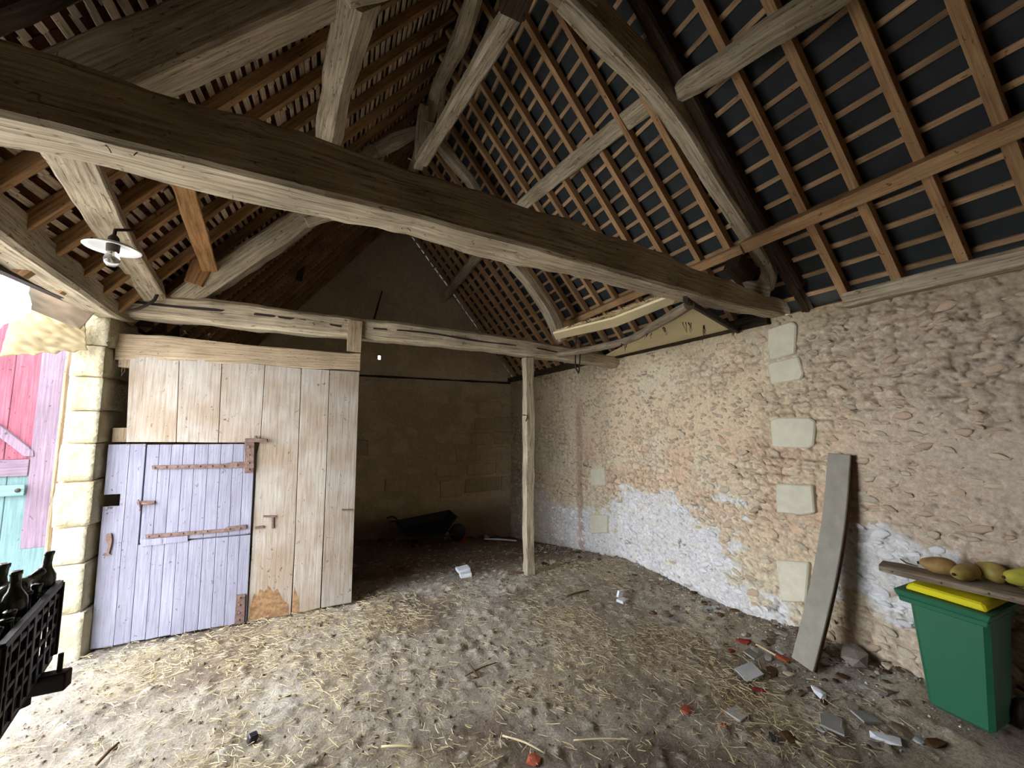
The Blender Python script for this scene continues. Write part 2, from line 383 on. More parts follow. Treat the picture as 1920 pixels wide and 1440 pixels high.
M['gourd_b'] = mat_plain('brown_gourd_skin', srgb(176, 146, 92), .55, .35, var=.3, scale=9, bump=.15, c2=srgb(120, 84, 56))
M['rust_stain'] = mat_plain('rust', srgb(158, 126, 92), .9, .1, var=.1, scale=26, c2=srgb(112, 84, 60))
M['cobweb'] = mat_plain('dusty_cobweb', srgb(70, 58, 48), 1, 0, var=.2, bump=0)
M['yard'] = mat_plain('pale_yard_gravel', srgb(205, 200, 192), .95, .1, var=.2, scale=3, bump=.5)
M['bark'] = mat_plain('tree_bark', srgb(112, 112, 100), .9, .1, var=.3)
def mat_glass(name, c, rough=.1, trans=1.0):
    m, nt, b = newmat(name, rough, .5); b.inputs['Base Color'].default_value = (*c, 1); b.inputs['Transmission Weight'].default_value = trans
    b.inputs['IOR'].default_value = 1.45; return m
M['bottle'] = mat_glass('dark_bottle_glass', srgb(40, 42, 30), .12, .35)
M['bulb'] = mat_glass('clear_bulb_glass', srgb(235, 240, 240), .05, .9)
def mat_film():
    m, nt, b = newmat('milky_plastic_film', .35, .4); b.inputs['Base Color'].default_value = (*srgb(214, 226, 232), 1)
    tr = N(nt, 'ShaderNodeBsdfTranslucent'); tr.inputs['Color'].default_value = (*srgb(220, 234, 240), 1)
    mx = N(nt, 'ShaderNodeMixShader'); mx.inputs[0].default_value = .5; out = nt.nodes['Material Output']
    nt.links.new(b.outputs[0], mx.inputs[1]); nt.links.new(tr.outputs[0], mx.inputs[2]); nt.links.new(mx.outputs[0], out.inputs['Surface'])
    return m
M['film'] = mat_film()

# ================================================================== STRUCTURE
# ---- floor
def mound(x, y):
    e = np.exp(-((XR - x) / .55) ** 2)
    a = sst(3.4, 2.2, y) * .15 + sst(5.5, 3.2, y) * .04
    return e * a
def floor_z(x, y):
    x = np.asarray(x, float); y = np.asarray(y, float)
    z = -np.maximum(0, y - 5.1) * (.098 + .0227 * np.clip(x, 0, 5))
    z = z + mound(x, y)
    z = z + (fbm(x * .9, y * .9, 3) - .5) * .07 * sst(-2.6, -1.2, x) * (.35 + .65 * sst(5.2, 4.0, y))
    return z
def fz(x, y): return float(floor_z(np.array([x]), np.array([y]))[0])
xs = np.arange(-2.75, 4.46, .025); ys = np.arange(-3.1, 9.86, .025)
GX, GY = np.meshgrid(xs, ys)
GZ = floor_z(GX, GY)
c1, c2_, cid = cell(GX * 9, GY * 9, 21)
clods = sst(.55, .1, c1) * (cid > .72) * fbm(GX * 3, GY * 3, 8)
GZ = GZ + (fbm(GX * 6, GY * 6, 5) - .5) * .03 + clods * .04 + np.abs(fbm(GX * 14, GY * 14, 6) - .5) * -.05 + (vn(GX * 30, GY * 30, 4) - .5) * .006
m_pale = sst(.50, .62, fbm(GX * .8 + 3, GY * .8, 31))
m_dark = sst(.50, .66, fbm(GX * 1.1 + 9, GY * 1.1, 37))
base = np.zeros(GX.shape + (3,)) + np.array(srgb(172, 162, 148))
base = mixc(base, srgb(198, 192, 180), m_pale * .8)
base = mixc(base, srgb(120, 104, 92), m_dark * .75)
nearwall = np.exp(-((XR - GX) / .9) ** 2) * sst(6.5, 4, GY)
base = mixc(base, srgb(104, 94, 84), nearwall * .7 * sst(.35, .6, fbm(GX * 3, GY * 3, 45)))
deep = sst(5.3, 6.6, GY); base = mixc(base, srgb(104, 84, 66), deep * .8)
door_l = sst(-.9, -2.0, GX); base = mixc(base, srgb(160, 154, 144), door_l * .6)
strawb = sst(.42, .62, fbm(GX * 1.3, GY * 1.3, 51)) * sst(5.3, 4.8, GY)
base = mixc(base, srgb(190, 174, 142), strawb * .3)
spk = (cid > .9) & (c1 < .25); base = mixc(base, srgb(200, 192, 180), spk.astype(float) * .7)
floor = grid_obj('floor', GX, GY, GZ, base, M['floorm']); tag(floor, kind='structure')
# ---- yard ground outside the left opening
yard = MB().add([(-40, -40, -.09), (-2.3, -40, -.09), (-2.3, 40, -.09), (-40, 40, -.09)], [(0, 1, 2, 3)]).build('floor', M['yard']); tag(yard, kind='structure')
far_g = MB().add([(-2.3, -40, -1.4), (60, -40, -1.4), (60, 60, -1.4), (-2.3, 60, -1.4)], [(0, 1, 2, 3)]).build('floor', M['yard']); tag(far_g, kind='structure')

# ---- right wall : rubble stone under flaked plaster
def wall_cols(Y, Z):
    loc = (vn(Y * 7 + Z, Z * 12, 203) - .5)
    base = np.zeros(Y.shape + (3,)) + np.array(srgb(222, 204, 176))
    f = fbm(Y * .9, Z * 1.3, 71); g = fbm(Y * 2.3 + 5, Z * 3.1, 77)
    base = mixc(base, srgb(218, 210, 188), sst(.45, .62, f) * .7)
    pink = sst(.9, .2, np.abs(Z - 1.55 - .2 * (f - .5))) * sst(7.2, 5.6, Y) * sst(.35, .6, g)
    base = mixc(base, srgb(222, 192, 164), pink * .9)
    base = mixc(base, srgb(206, 190, 172), sst(2.3, 1.5, Y) * .85)
    base = mixc(base, srgb(196, 184, 168), sst(1.7, .8, Y) * .4)
    # limewash left low down: large patch between the post and the leaning board
    d = np.sqrt(((Y - 4.2) / 1.15) ** 2 + ((Z - .55) / .62) ** 2)
    lime = sst(1.2, .95, d + (g - .5) * 1.5 + loc * .55)
    lime = np.maximum(lime, sst(.5, .3, Z + (g - .5) * .5 + loc * .35) * sst(2.3, 2.8, Y) * .75)
    d2 = np.sqrt(((Y - 6.8) / 1.5) ** 2 + ((Z + .1) / .6) ** 2); lime = np.maximum(lime, sst(1.2, .7, d2 + (g - .5) * .8) * .75)
    base = mixc(base, srgb(236, 238, 244), lime * .95)
    gg = fbm(Y * 4 + 2, Z * 5 + 8, 83)
    sp = sst(.6, .63, gg) * sst(2.6, 2.1, Y) * sst(1.35, 1.1, Z) * sst(.4, .6, Z)
    band = sst(.30, .26, np.abs(Z - .98 + .12 * (1.9 - Y) + (gg - .5) * .45) ) * (Y < 2.12) * (Y > 1.35)
    lime2 = np.maximum(sp, band.astype(float))
    base = mixc(base, srgb(222, 228, 240), lime2 * .95)
    # narrow brown upright band beyond the post
    st = sst(.16, .03, np.abs(Y - 6.35 + .1 * (g - .5))) * sst(2.9, 2.2, Z) * .6
    base = mixc(base, srgb(150, 112, 92), st)
    base = np.minimum(base * 1.22, .88)
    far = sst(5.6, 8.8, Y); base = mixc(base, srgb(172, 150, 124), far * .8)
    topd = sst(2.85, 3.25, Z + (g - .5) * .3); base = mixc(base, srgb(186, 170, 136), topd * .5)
    return base, np.maximum(lime, lime2)
ys = np.arange(-3.05, 9.75, .022); zs = np.arange(-1.1, 3.32, .022)
WY, WZ = np.meshgrid(ys, zs)
wc, lime = wall_cols(WY, WZ)
warp = (fbm(WY * 2, WZ * 2, 61) - .5) * .5
k1, k2, kid = cell(WY * 6.2 + warp, WZ * 10.5 + warp * 1.6, 15)
edge = sst(.02, .22, k2 - k1)
q1, q2, qid = cell(WY * 15 + warp * 2, WZ * 22, 25)
expo = sst(.38, .6, fbm(WY * 1.1 + 4, WZ * 1.1, 65))          # where the plaster has fallen
expo = np.maximum(expo, sst(2.4, 1.0, WZ) * .6)
relief = expo * (edge * (.010 + .026 * kid)) + (1 - expo) * .026 + (fbm(WY * .7, WZ * .7, 67) - .5) * .07
relief += (fbm(WY * 11, WZ * 17, 69) - .5) * .014
pits = sst(.30, .05, q1) * (qid > .80); relief -= pits * .03
joint = (1 - edge) * expo
ck = np.abs(fbm(WY * 2.2, WZ * 5.5, 101, 5) - .5); crk = sst(.012, .003, ck) * sst(.42, .6, fbm(WY * 1.6, WZ * 1.6, 107)); relief -= crk * .02
k3, k4, kid2 = cell(WY * 13 + warp * 2, WZ * 21, 115); e2 = sst(.02, .3, k4 - k3); relief += expo * e2 * .010 * kid2
wc = mixc(wc, srgb(128, 106, 84), np.clip(joint * .6 + (1 - e2) * expo * .35, 0, 1) * (1 - lime * .55)); wc = mixc(wc, srgb(96, 78, 62), crk * .85); wc = mixc(wc, srgb(240, 232, 214), ((kid2 > .8) & (k3 < .3)) * expo * .5); wc = mixc(wc, srgb(92, 72, 56), pits * .8)
tone = .86 + .28 * kid; wc = wc * (1 + (tone[..., None] - 1) * (expo * .8)[..., None])
lump = sst(.6, .2, k1) * (kid > .78) * expo; wc = mixc(wc, srgb(226, 214, 190), lump * .45)
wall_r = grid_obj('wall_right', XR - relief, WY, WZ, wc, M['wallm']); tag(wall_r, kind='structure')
# individually readable stones set in that wall
blobs = [blob_mesh('stone', i, 2 if i < 0 else 1, .35, .9) for i in range(10)]
bl_by = {k: [] for k in ('st_white', 'st_cream', 'st_pink', 'st_grey')}
for k in bl_by:
    for b in blobs: c = b.copy(); c.materials.clear(); c.materials.append(M[k]); bl_by[k].append(c)
dress_px = [[(1443, 790), (1455, 783), (1516, 783), (1528, 790), (1527, 812), (1524, 836), (1514, 841), (1447, 838)], [(1453, 907), (1522, 910), (1527, 962), (1503, 966), (1455, 961)],
            [(1454, 1051), (1516, 1055), (1510, 1130), (1463, 1128), (1458, 1085)], [(1107, 880), (1132, 876), (1133, 910), (1107, 911)], [(1107, 965), (1137, 966), (1137, 999), (1108, 1001)],
            [(1438, 617), (1484, 602), (1492, 608), (1490, 662), (1442, 675)], [(1437, 682), (1496, 668), (1506, 700), (1500, 712), (1445, 720)]]
dz = []
for pxs in dress_px:
    P = [atX(x, y, XR - .07) for x, y in pxs]; dz.append((min(p.y for p in P) - .06, max(p.y for p in P) + .06, min(p.z for p in P) - .05, max(p.z for p in P) + .05))
    prism('stone_block', P, Vector((.11, 0, 0)), M['dressed'], wall_r, bevel=.012)
# dark cut around the topmost pad stones
prism('joint_shadow_gap', [Vector((XR - .03, 2.27, 3.05)), Vector((XR - .03, 2.31, 3.05)), Vector((XR - .03, 2.31, 2.62)), Vector((XR - .03, 2.27, 2.62))], Vector((.03, 0, 0)), M['clod'], wall_r) if False else None
cnt = 0; tries = 0; placed = []
rs_ = random.Random(11)
while cnt < 295 and tries < 6000:
    tries += 1
    y = rs_.uniform(.9, 5.9); z = rs_.uniform(.05, 3.1) if rs_.random() < .5 else rs_.uniform(.05, 1.8)
    if any(a < y < b and c < z < d for a, b, c, d in dz): continue
    a = rs_.uniform(.035, .085); b_ = a * rs_.uniform(.35, .7)
    if any(abs(y - p[0]) < (a + p[2]) * 1.0 and abs(z - p[1]) < (b_ + p[3]) * 1.0 for p in placed): continue
    placed.append((y, z, a, b_))
    cc, lm = wall_cols(np.array([[y]]), np.array([[z]]))
    k = 'st_white' if lm[0, 0] > .5 else rs_.choice(['st_cream', 'st_pink', 'st_pink', 'st_cream'])
    o = bpy.data.objects.new('stone', rs_.choice(bl_by[k])); COL.objects.link(o); o.parent = wall_r
    rl = float(np.interp(z, zs, relief[:, min(len(ys) - 1, max(0, int((y + 3.05) / .022)))]))
    o.location = (XR - rl - .002, y, z); o.scale = (.022, a, b_); o.rotation_euler = (rs_.uniform(-.5, .5), 0, 0); cnt += 1
# the smaller rubble: thousands, joined
V = []; Fc = []; rs_ = random.Random(12); bb = [[tuple(v.co) for v in b.vertices] for b in blobs]; bf = [[tuple(p.vertices) for p in b.polygons] for b in blobs]
ico0 = bmesh.new(); bmesh.ops.create_icosphere(ico0, subdivisions=1, radius=1); ico0.verts.ensure_lookup_table()
IV = [tuple(v.co) for v in ico0.verts]; IF = [tuple(v.index for v in f.verts) for f in ico0.faces]; ico0.free()
def scatter_joined(name, mat, parent, n, fn, verts_list, faces_list):
    V = []; Fc = []
    for i in range(n):
        t = fn(i)
        if t is None: continue
        k = i % len(verts_list); b = len(V); V += [tuple(t @ Vector(v)) for v in verts_list[k]]; Fc += [tuple(a + b for a in f) for f in faces_list[k]]
    me = bpy.data.meshes.new(name); me.from_pydata(V, [], Fc); me.update()
    return link_mesh(name, me, mat, parent)
def rub(kind):
    def fn(i):
        y = rs_.uniform(.7, 7.5); z = rs_.uniform(-.3, 3.15)
        if any(a < y < b and c < z < d for a, b, c, d in dz): return None
        cc, lm = wall_cols(np.array([[y]]), np.array([[z]])); lm = lm[0, 0] > .5
        if lm != (kind == 'st_white'): return None
        a = rs_.uniform(.012, .038)
        rl = float(relief[min(len(zs) - 1, max(0, int((z + 1.1) / .022))), min(len(ys) - 1, max(0, int((y + 3.05) / .022)))])
        return Matrix.Translation((XR - rl, y, z)) @ Matrix.Rotation(rs_.uniform(-.6, .6), 4, 'X') @ Matrix.Diagonal((.014, a * 1.5, a * .75, 1))
    return fn
for k, n in (('st_cream', 900), ('st_pink', 900), ('st_white', 2600)):
    tag(scatter_joined('rubble_stones', M[k], wall_r, n, rub(k), bb, bf), kind='stuff')

# ---- back gable wall
xs = np.arange(XL - .3, XR + .1, .03); zs = np.arange(-1.2, ZR + .25, .03)
BX, BZ = np.meshgrid(xs, zs)
top = np.maximum(ZW + .1, ZW + SL * np.minimum(BX - XL, XR - BX) + .165)
BZc = np.minimum(BZ, top)
b1 = fbm(BX * .8, BZ * .8, 91); b2 = fbm(BX * 3, BZ * 4, 93)
brel = (b1 - .5) * .05 + (b2 - .5) * .03 + (BZ < 3.2) * .035 * sst(3.22, 3.1, BZ)
bc = np.zeros(BX.shape + (3,)) + np.array(srgb(214, 192, 160)); bc = mixc(bc, srgb(186, 170, 138), sst(.4, .6, b1) * .8); bc = mixc(bc, srgb(226, 206, 174), sst(.55, .7, b2) * .5)
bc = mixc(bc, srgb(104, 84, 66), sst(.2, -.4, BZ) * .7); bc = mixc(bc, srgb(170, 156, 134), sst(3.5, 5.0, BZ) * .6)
hp = atY(712, 670, YB)
qx = (BX[:-1, :-1] + .015); qz = (BZ[:-1, :-1] + .015)
hole = (np.abs(qx - hp.x) < .032) & (np.abs(qz - hp.z) < .045)
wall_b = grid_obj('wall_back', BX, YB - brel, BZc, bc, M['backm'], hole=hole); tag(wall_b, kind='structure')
timber('ledge', [(XL, YB - .03, 3.26), (.3, YB - .035, 3.25), (2.0, YB - .03, 3.235), (XR - .05, YB - .03, 3.22)], .05, .045, M['oak_dark'], wall_b, rough=.012, seg=.2)
for xa, xb, za, zb in [(3.35, 4.2, 1.15, 1.5), (2.7, 3.3, 1.15, 1.5), (3.0, 3.75, .78, 1.1), (3.8, 4.2, .8, 1.1), (2.95, 3.9, .35, .72), (3.1, 3.7, 1.56, 1.86), (3.75, 4.2, 1.56, 1.9),
                       (3.75, 4.2, 2.0, 2.3), (3.2, 3.7, 1.95, 2.25), (2.2, 2.85, .78, 1.1), (2.3, 2.9, .3, .7), (3.95, 4.2, .35, .7), (3.3, 3.95, 2.4, 2.7), (4.0, 4.2, 2.35, 2.65), (2.6, 3.05, 1.58, 1.88), (.25, .6, 1.4, 1.75), (1.0, 1.5, .5, .8)]:
    P = [Vector((x + RND.uniform(-.02, .02), YB - .062, z + RND.uniform(-.02, .02))) for x, z in ((xa, za), (xb, za), (xb, zb), (xa, zb))]
    prism('stone_block', P, Vector((0, .08, 0)), M['ashlar'], wall_b, bevel=.015)

# ---- left wall beyond the doorway, left wall behind the camera, gable behind the camera
def slab(name, p0, p1, mat, parent=None, dens=.12, col=None, tagk=True):
    return None
def flat_wall(name, fn, nu, nv, colfn, mat):
    u = np.linspace(0, 1, nu); v = np.linspace(0, 1, nv); U_, V_ = np.meshgrid(u, v); X, Y, Z = fn(U_, V_); return tag(grid_obj(name, X, Y, Z, colfn(X, Y, Z), mat), kind='structure')
tan = lambda X, Y, Z: mixc(np.zeros(X.shape + (3,)) + np.array(srgb(160, 136, 106)), srgb(186, 166, 130), sst(.4, .6, fbm(X * 2 + Y * 2, Z * 2, 17)))
flat_wall('wall_left', lambda u, v: (XL - .12 + (fbm(u * 20, v * 14, 18) - .5) * .05, 5.45 + u * (YB - 5.4), -1.2 + v * (ZW + 1.25)), 120, 90, tan, M['backm'])
flat_wall('wall_left', lambda u, v: (XL - .02 + (fbm(u * 20, v * 14, 19) - .5) * .05, YF - .1 + u * 4.9, -.3 + v * (ZW + .35)), 100, 80, tan, M['backm'])
XXf = lambda u: XL - .1 + u * (XR - XL + .2)
flat_wall('wall_front', lambda u, v: (XXf(u), YF + 0 * u, -.3 + v * (ZW + .5 + SL * np.maximum(0, np.minimum(XXf(u) - XL, XR - XXf(u))))), 80, 90, tan, M['backm'])

# ---- roof, right slope: rafters, battens, black underlay
EAVE = .18
def RP(s, y, off):            # point on the right slope: s metres up from the wall line
    b = Vector((XR, y, ZW)) + Vector((-1, 0, SL)).normalized() * s; return b + NR * off
def LP(s, y, off):
    b = Vector((XL, y, ZW)) + Vector((1, 0, SL)).normalized() * s; return b + NL * off
SLEN = math.hypot(XC - XL, ZR - ZW)
und = MB(); ny_, ns_ = 40, 30; vs = []; fs = []
for j in range(ns_ + 1):
    for i in range(ny_ + 1):
        y = YF - .2 + (YB - YF + .4) * i / ny_; s = -EAVE + (SLEN + EAVE + .16) * j / ns_
        vs.append(RP(s, y, .112 + .008 * noise.noise(Vector((y * 1.5, s * 2, 3)))))
for j in range(ns_):
    for i in range(ny_): a = j * (ny_ + 1) + i; fs.append((a, a + 1, a + ny_ + 2, a + ny_ + 1))
und.add(vs, fs); ceil_r = und.build('ceiling', M['underlay'], smooth=True); tag(ceil_r, kind='structure')
ry = []; y = .79 - 10 * .37
while y < YB - .05:
    if y > YF: ry.append(y)
    y += .37
for y in ry:
    j = RND.uniform(-.012, .012); w = RND.uniform(.058, .068)
    timber('rafter', [RP(-.1, y + j, .03), RP(SLEN * .5, y + j + RND.uniform(-.01, .01), .03), RP(SLEN + .04, y + j, .03)], w, .085, M['oak_dark'] if abs(y - 2.27) < .1 else M['pine'], ceil_r, up=NR, rough=.002, seg=1.3, cham=.06)
s = -.02
while s < SLEN - .02:
    timber('batten', [RP(s + RND.uniform(-.008, .008), YF - .1, .092), RP(s + RND.uniform(-.01, .01), 1.5, .092), RP(s + RND.uniform(-.01, .01), 5.5, .092), RP(s + RND.uniform(-.01, .01), YB + .05, .092)], .042, .03, M['batten'], ceil_r, up=NR, rough=.002, seg=1.2, cham=.06)
    s += .192
# ---- roof, left slope: rafters, riven laths, tiles
tl = MB(); rt = random.Random(5)
me_t = []; V = []; Fc = []
cr = 0; s = -.1
while s < SLEN - .05:
    y = YF - .1 + (cr % 2) * .08
    while y < YB + .1:
        w = .155; t0 = LP(s, y, .135 + rt.uniform(-.006, .006)); t1 = LP(s + .27, y, .118 + rt.uniform(-.004, .004)); dy = Vector((0, w + rt.uniform(-.006, .002), 0)); n_ = NL * .012
        b = len(V); V += [t0, t0 + dy, t1 + dy, t1, t0 + n_, t0 + dy + n_, t1 + dy + n_, t1 + n_]
        Fc += [(b, b + 3, b + 2, b + 1), (b + 4, b + 5, b + 6, b + 7), (b, b + 1, b + 5, b + 4), (b + 2, b + 3, b + 7, b + 6), (b + 1, b + 2, b + 6, b + 5), (b + 3, b, b + 4, b + 7)]
        y += .16
    cr += 1; s += .175
me = bpy.data.meshes.new('ceiling'); me.from_pydata([tuple(v) for v in V], [], Fc); me.update()
base_l = MB().add([LP(-.1, YF - .2, .165), LP(-.1, YB + .2, .165), LP(SLEN + .3, YB + .2, .165), LP(SLEN + .3, YF - .2, .165)], [(0, 1, 2, 3)]).build('ceiling', M['tile']); tag(base_l, kind='structure')
tag(link_mesh('roof_tiles', me, M['tile'], base_l), kind='stuff')
ly = []; y = 3.13 - 16 * .372
while y < YB - .05:
    if y > YF: ly.append(y)
    y += .372
for y in ly:
    j = RND.uniform(-.02, .02)
    timber('rafter', [LP(-.05, y + j, .02), LP(SLEN * .5, y + j + RND.uniform(-.02, .02), .02), LP(SLEN + .03, y + j, .02)], RND.uniform(.055, .07), .09, M['rafter_l'], base_l, up=NL, rough=.004, seg=.7, cham=.1)
s = .03
while s < SLEN - .03:
    mb = MB(); y = YF
    while y < YB:
        L_ = .372 * rt.choice([1, 1, 1, 2]); a = rt.uniform(-.014, .014); b_ = rt.uniform(-.014, .014); w = rt.uniform(.03, .055)
        timber('lath', [LP(s + a, y, .078 + rt.uniform(-.006, .008)), LP(s + (a + b_) / 2 + rt.uniform(-.008, .008), y + L_ / 2, .078), LP(s + b_, y + L_ + .02, .078 + rt.uniform(-.006, .006))], w, .012, None, up=NL, rough=.004, seg=.3, cham=.1, mb=mb)
        y += L_
    mb.build('lath', M['lath'], base_l); s += .089

# ---- wall plate on the right wall, left lintel beam
plate_r = timber('trim_1', [(XR - .04, YF, 3.31), (XR - .05, .5, 3.3), (XR - .045, 1.9, 3.29)], .16, .13, M['old'], rough=.01, seg=.25, cham=.12); tag(plate_r, kind='structure')
plate_r2 = timber('trim_2', [(XR - .02, 2.6, 3.3), (XR - .02, 5.0, 3.3), (XR - .02, YB, 3.3)], .16, .12, M['oak_dark'], rough=.01, seg=.3, cham=.12); tag(plate_r2, kind='structure')

for n_, x_, y0_, y1_ in (('light_seal_1', XR + .12, YF, YB), ('light_seal_2', XL - .12, YF, YB)):
    tag(box(n_, (x_, (y0_ + y1_) / 2, 3.4), (.06, y1_ - y0_ + .3, .34), M['cart'], ax=1), kind='structure')  # slabs added behind the eaves to close gaps that leaked daylight

# ================================================================== TIMBER FRAME
# ---- near truss
tr1 = empty('roof_truss', (XC, 2.3, 3.3)); tag(tr1, 'near roof truss with a huge dark tie beam crossing the whole barn', 'roof truss')
TIE = [(-2.35, 2.03, .24, .29), (-1.2, 2.06, .24, .29), (-.7, 2.1, .25, .29), (0, 2.15, .25, .29), (1.2, 2.29, .28, .29), (2.4, 2.43, .24, .28), (3.5, 2.53, .18, .2), (4.32, 2.54, .17, .17)]
tie = timber('tie_beam', [(x, y, 3.31 + h / 2) for x, y, w, h in TIE], [t[2] for t in TIE], [t[3] for t in TIE], M['old'], tr1, rough=.02, seg=.09, cham=.14)
YT = 2.42
timber('principal_rafter', [p + NR * .09 for p in (Vector((3.8, 2.5, 3.5)), atY(1440, 505, YT), atY(1335, 330, YT), atY(1262, 215, YT), atY(1175, 115, YT), atY(1095, 35, YT), atY(1050, -10, YT))], [.15, .15, .16, .17, .17, .17, .17], [.3, .32, .34, .34, .32, .3, .3], M['old'], tr1, up=NR, rough=.015, cham=.2)
timber('collar', [atY(1110, 20, YT), atY(1020, -42, YT), atY(900, -58, YT), atY(760, -52, YT), atY(640, -32, YT)], .2, .2, M['old'], tr1, rough=.012, cham=.3)
timber('principal_rafter', [p + NL * .08 for p in (atY(160, 205, 2.6), atY(290, 143, 2.6), atY(600, 0, 2.6), atY(740, -64, 2.6))], .22, .3, M['old'], tr1, up=NL, rough=.012, cham=.15)
timber('rafter_backing', [(4.15, 2.26, 3.55), (3.3, 2.28, 4.55), (2.4, 2.28, 5.62), (1.25, 2.3, 6.95)], .13, .2, M['oak_dark'], tr1, up=NR, rough=.015, cham=.25)
timber('rafter_backing', [(-1.95, 2.35, 3.55), (-1.1, 2.35, 4.55), (-.2, 2.35, 5.62), (.95, 2.35, 6.95)], .13, .2, M['oak_dark'], tr1, up=NL, rough=.015, cham=.25)
timber('king_post', [(1.08, 2.36, 5.3), (1.08, 2.36, 6.9)], .2, .2, M['oak_dark'], tr1, up=(0, 1, 0), rough=.01)
a = atY(1352, 345, 2.3)
box('purlin_cleat', atY(1388, 505, 2.55), (.26, .2, .16), M['oak_dark'], tr1, R=Matrix.Rotation(.5, 3, 'Y'), ax=0, bevel=.02)
# ---- far truss over the plank partition
tr2 = empty('roof_truss', (XC, YP, 3.3)); tag(tr2, 'far roof truss resting on the long cracked beam above the plank partition', 'roof truss')
bm_ = [(195, 568, .24), (420, 590, .25), (680, 619, .25), (850, 636, .25), (970, 652, .25), (1040, 662, .24), (1095, 671, .2)]
timber('tie_beam', [atY(x, y, YP) for x, y, _ in bm_] + [Vector((4.3, YP, 3.17))], [.24] * 8, [.27, .28, .27, .26, .25, .24, .2, .18], M['old'], tr2, rough=.02, seg=.09, cham=.3)
timber('split', [atY(x, y, YP - .118) for x, y in ((215, 560), (300, 572), (420, 583), (520, 594), (640, 612))], .012, .026, M['cart'], tr2, rough=.004, seg=.05)
timber('split', [atY(x, y, YP - .118) for x, y in ((700, 616), (800, 624), (900, 640), (1000, 652), (1070, 666))], .012, .02, M['cart'], tr2, rough=.004, seg=.05)
timber('principal_rafter', [atY(325, 578, YP), atY(450, 493, YP), atY(565, 415, YP), atY(625, 360, YP), atY(700, 285, YP + .1)], [.2, .22, .22, .2, .16], [.24, .26, .25, .2, .16], M['old'], tr2, up=(-.7, 0, .7), rough=.02, cham=.3)
timber('strut', [atY(575, 418, YP - .1), atY(650, 396, YP - .1), atY(760, 372, YP), atY(830, 372, YP), atY(930, 455, YP)], [.12, .13, .15, .15, .14], [.1, .13, .18, .16, .12], M['old'], tr2, up=(0, 0, 1), rough=.015, cham=.3)
timber('principal_rafter', [atY(1052, 640, YP), atY(1030, 585, YP), atY(985, 520, YP), atY(930, 463, YP)], [.17, .17, .16, .15], [.18, .18, .17, .15], M['old'], tr2, up=(.7, 0, .7), rough=.015, cham=.35)
timber('principal_rafter', [atY(940, 470, YP + .05), atY(890, 355, YP + .05), atY(855, 310, YP + .05), atY(815, 262, YP + .05)], [.14, .15, .15, .14], [.14, .15, .15, .14], M['old'], tr2, up=(.7, 0, .7), rough=.015, cham=.35)
timber('upper_brace', [atY(690, 290, YP + .1), atY(740, 265, YP + .1), atY(790, 244, YP + .1)], [.14, .15, .14], [.13, .17, .13], M['old'], tr2, rough=.02, cham=.35)
timber('king_post', [atY(785, 312, YP), atY(790, 245, YP), atY(795, 205, YP)], [.14, .15, .15], .16, M['old'], tr2, up=(0, 1, 0), rough=.012, cham=.2)
timber('strut', [atY(812, 285, YP - .3), atY(828, 200, YP - .3), atY(836, 120, YP - .35)], [.06, .08, .06], .06, M['old'], tr2, up=(0, 1, 0), rough=.01, cham=.3)
for (x0, y0, x1, y1) in ((810, 122, 842, 136), (795, 226, 822, 234), (766, 297, 784, 304)):
    tube('peg', [atY(x0, y0, YP - .2), atY(x1, y1, YP - .1)], .012, M['old'], tr2, n=6)
# ---- purlins, ridge
def top(name, label, cat, pts, w, h, mat, group=None, **k):
    o = timber(name, pts, w, h, mat, None, **k)
    c = Vector(pts[0]); o.data.transform(Matrix.Translation(-c)); o.location = c
    return tag(o, label, cat, group)
top('ridge_beam', 'crooked round ridge beam in two lengths under the top of the roof', 'beam',
    [(1.09, YF, 6.85), (1.08, 1.0, 6.8), (1.08, 2.9, 6.6), atX(868, 60, 1.08), atX(822, 165, 1.08), (1.06, 6.1, 6.85), (1.04, 8.0, 6.85), (1.05, YB, 6.85)], .19, .19, M['old'], roundish=True, rough=.02, seg=.15)
top('ridge_brace', 'long straight grey brace rising from the near truss towards the ridge', 'beam',
    [(1.14, 2.35, 5.42), (1.06, 3.3, 5.55), atY(792, 300, YP - .15)], [.15, .16, .16], [.13, .14, .14], M['old'], rough=.012, cham=.35)
top('purlin', 'thick round-edged purlin high on the black roof slope, near half', 'beam', [(2.9, YF, 4.85), (2.86, .5, 4.9), atY(1420, 78, 1.5), atY(1285, 165, 2.28)], [.19, .19, .19, .17], .18, M['old'], up=NR, rough=.012, cham=.4)
top('purlin', 'pale squared purlin high on the black roof slope, reaching the far gable', 'beam', [atY(1240, 178, 2.6), atY(1095, 290, 3.6), atY(985, 382, 5.1), atY(905, 470, 6.8), (2.36, YB, 5.38)], [.2, .19, .18, .17, .16], [.15, .14, .14, .14, .15], M['old'], up=NR, rough=.012, cham=.15)
top('purlin', 'sawn brown purlin low on the black roof slope, near half', 'beam', [RP(.92, YF, -.07), RP(.92, 0, -.07), RP(.92, 2.42, -.07)], .11, .15, M['pine'], up=NR, rough=.004, seg=.4, cham=.08)
top('purlin', 'sawn brown purlin low on the black roof slope, behind the near truss', 'beam', [RP(.9, 2.45, -.07), RP(.9, 4.0, -.07), RP(.9, 6.1, -.07)], .10, .12, M['pine'], up=NR, rough=.004, seg=.4, cham=.3)
top('purlin', 'heavy grey purlin high on the tiled slope, between the two trusses', 'beam', [(0.0, 2.5, 5.02), (-.12, 3.2, 4.99), (-.25, 4.2, 4.97), (-.36, 5.35, 4.9)], [.22, .2, .18, .16], [.2, .19, .18, .16], M['old'], up=NL, rough=.015, cham=.2)
top('purlin', 'dark purlin high on the tiled slope, above and behind the near truss', 'beam', [(-.1, YF, 5.1), (-.08, 0, 5.12), (-.05, 2.4, 5.12)], .2, .2, M['oak_dark'], up=NL, rough=.015)
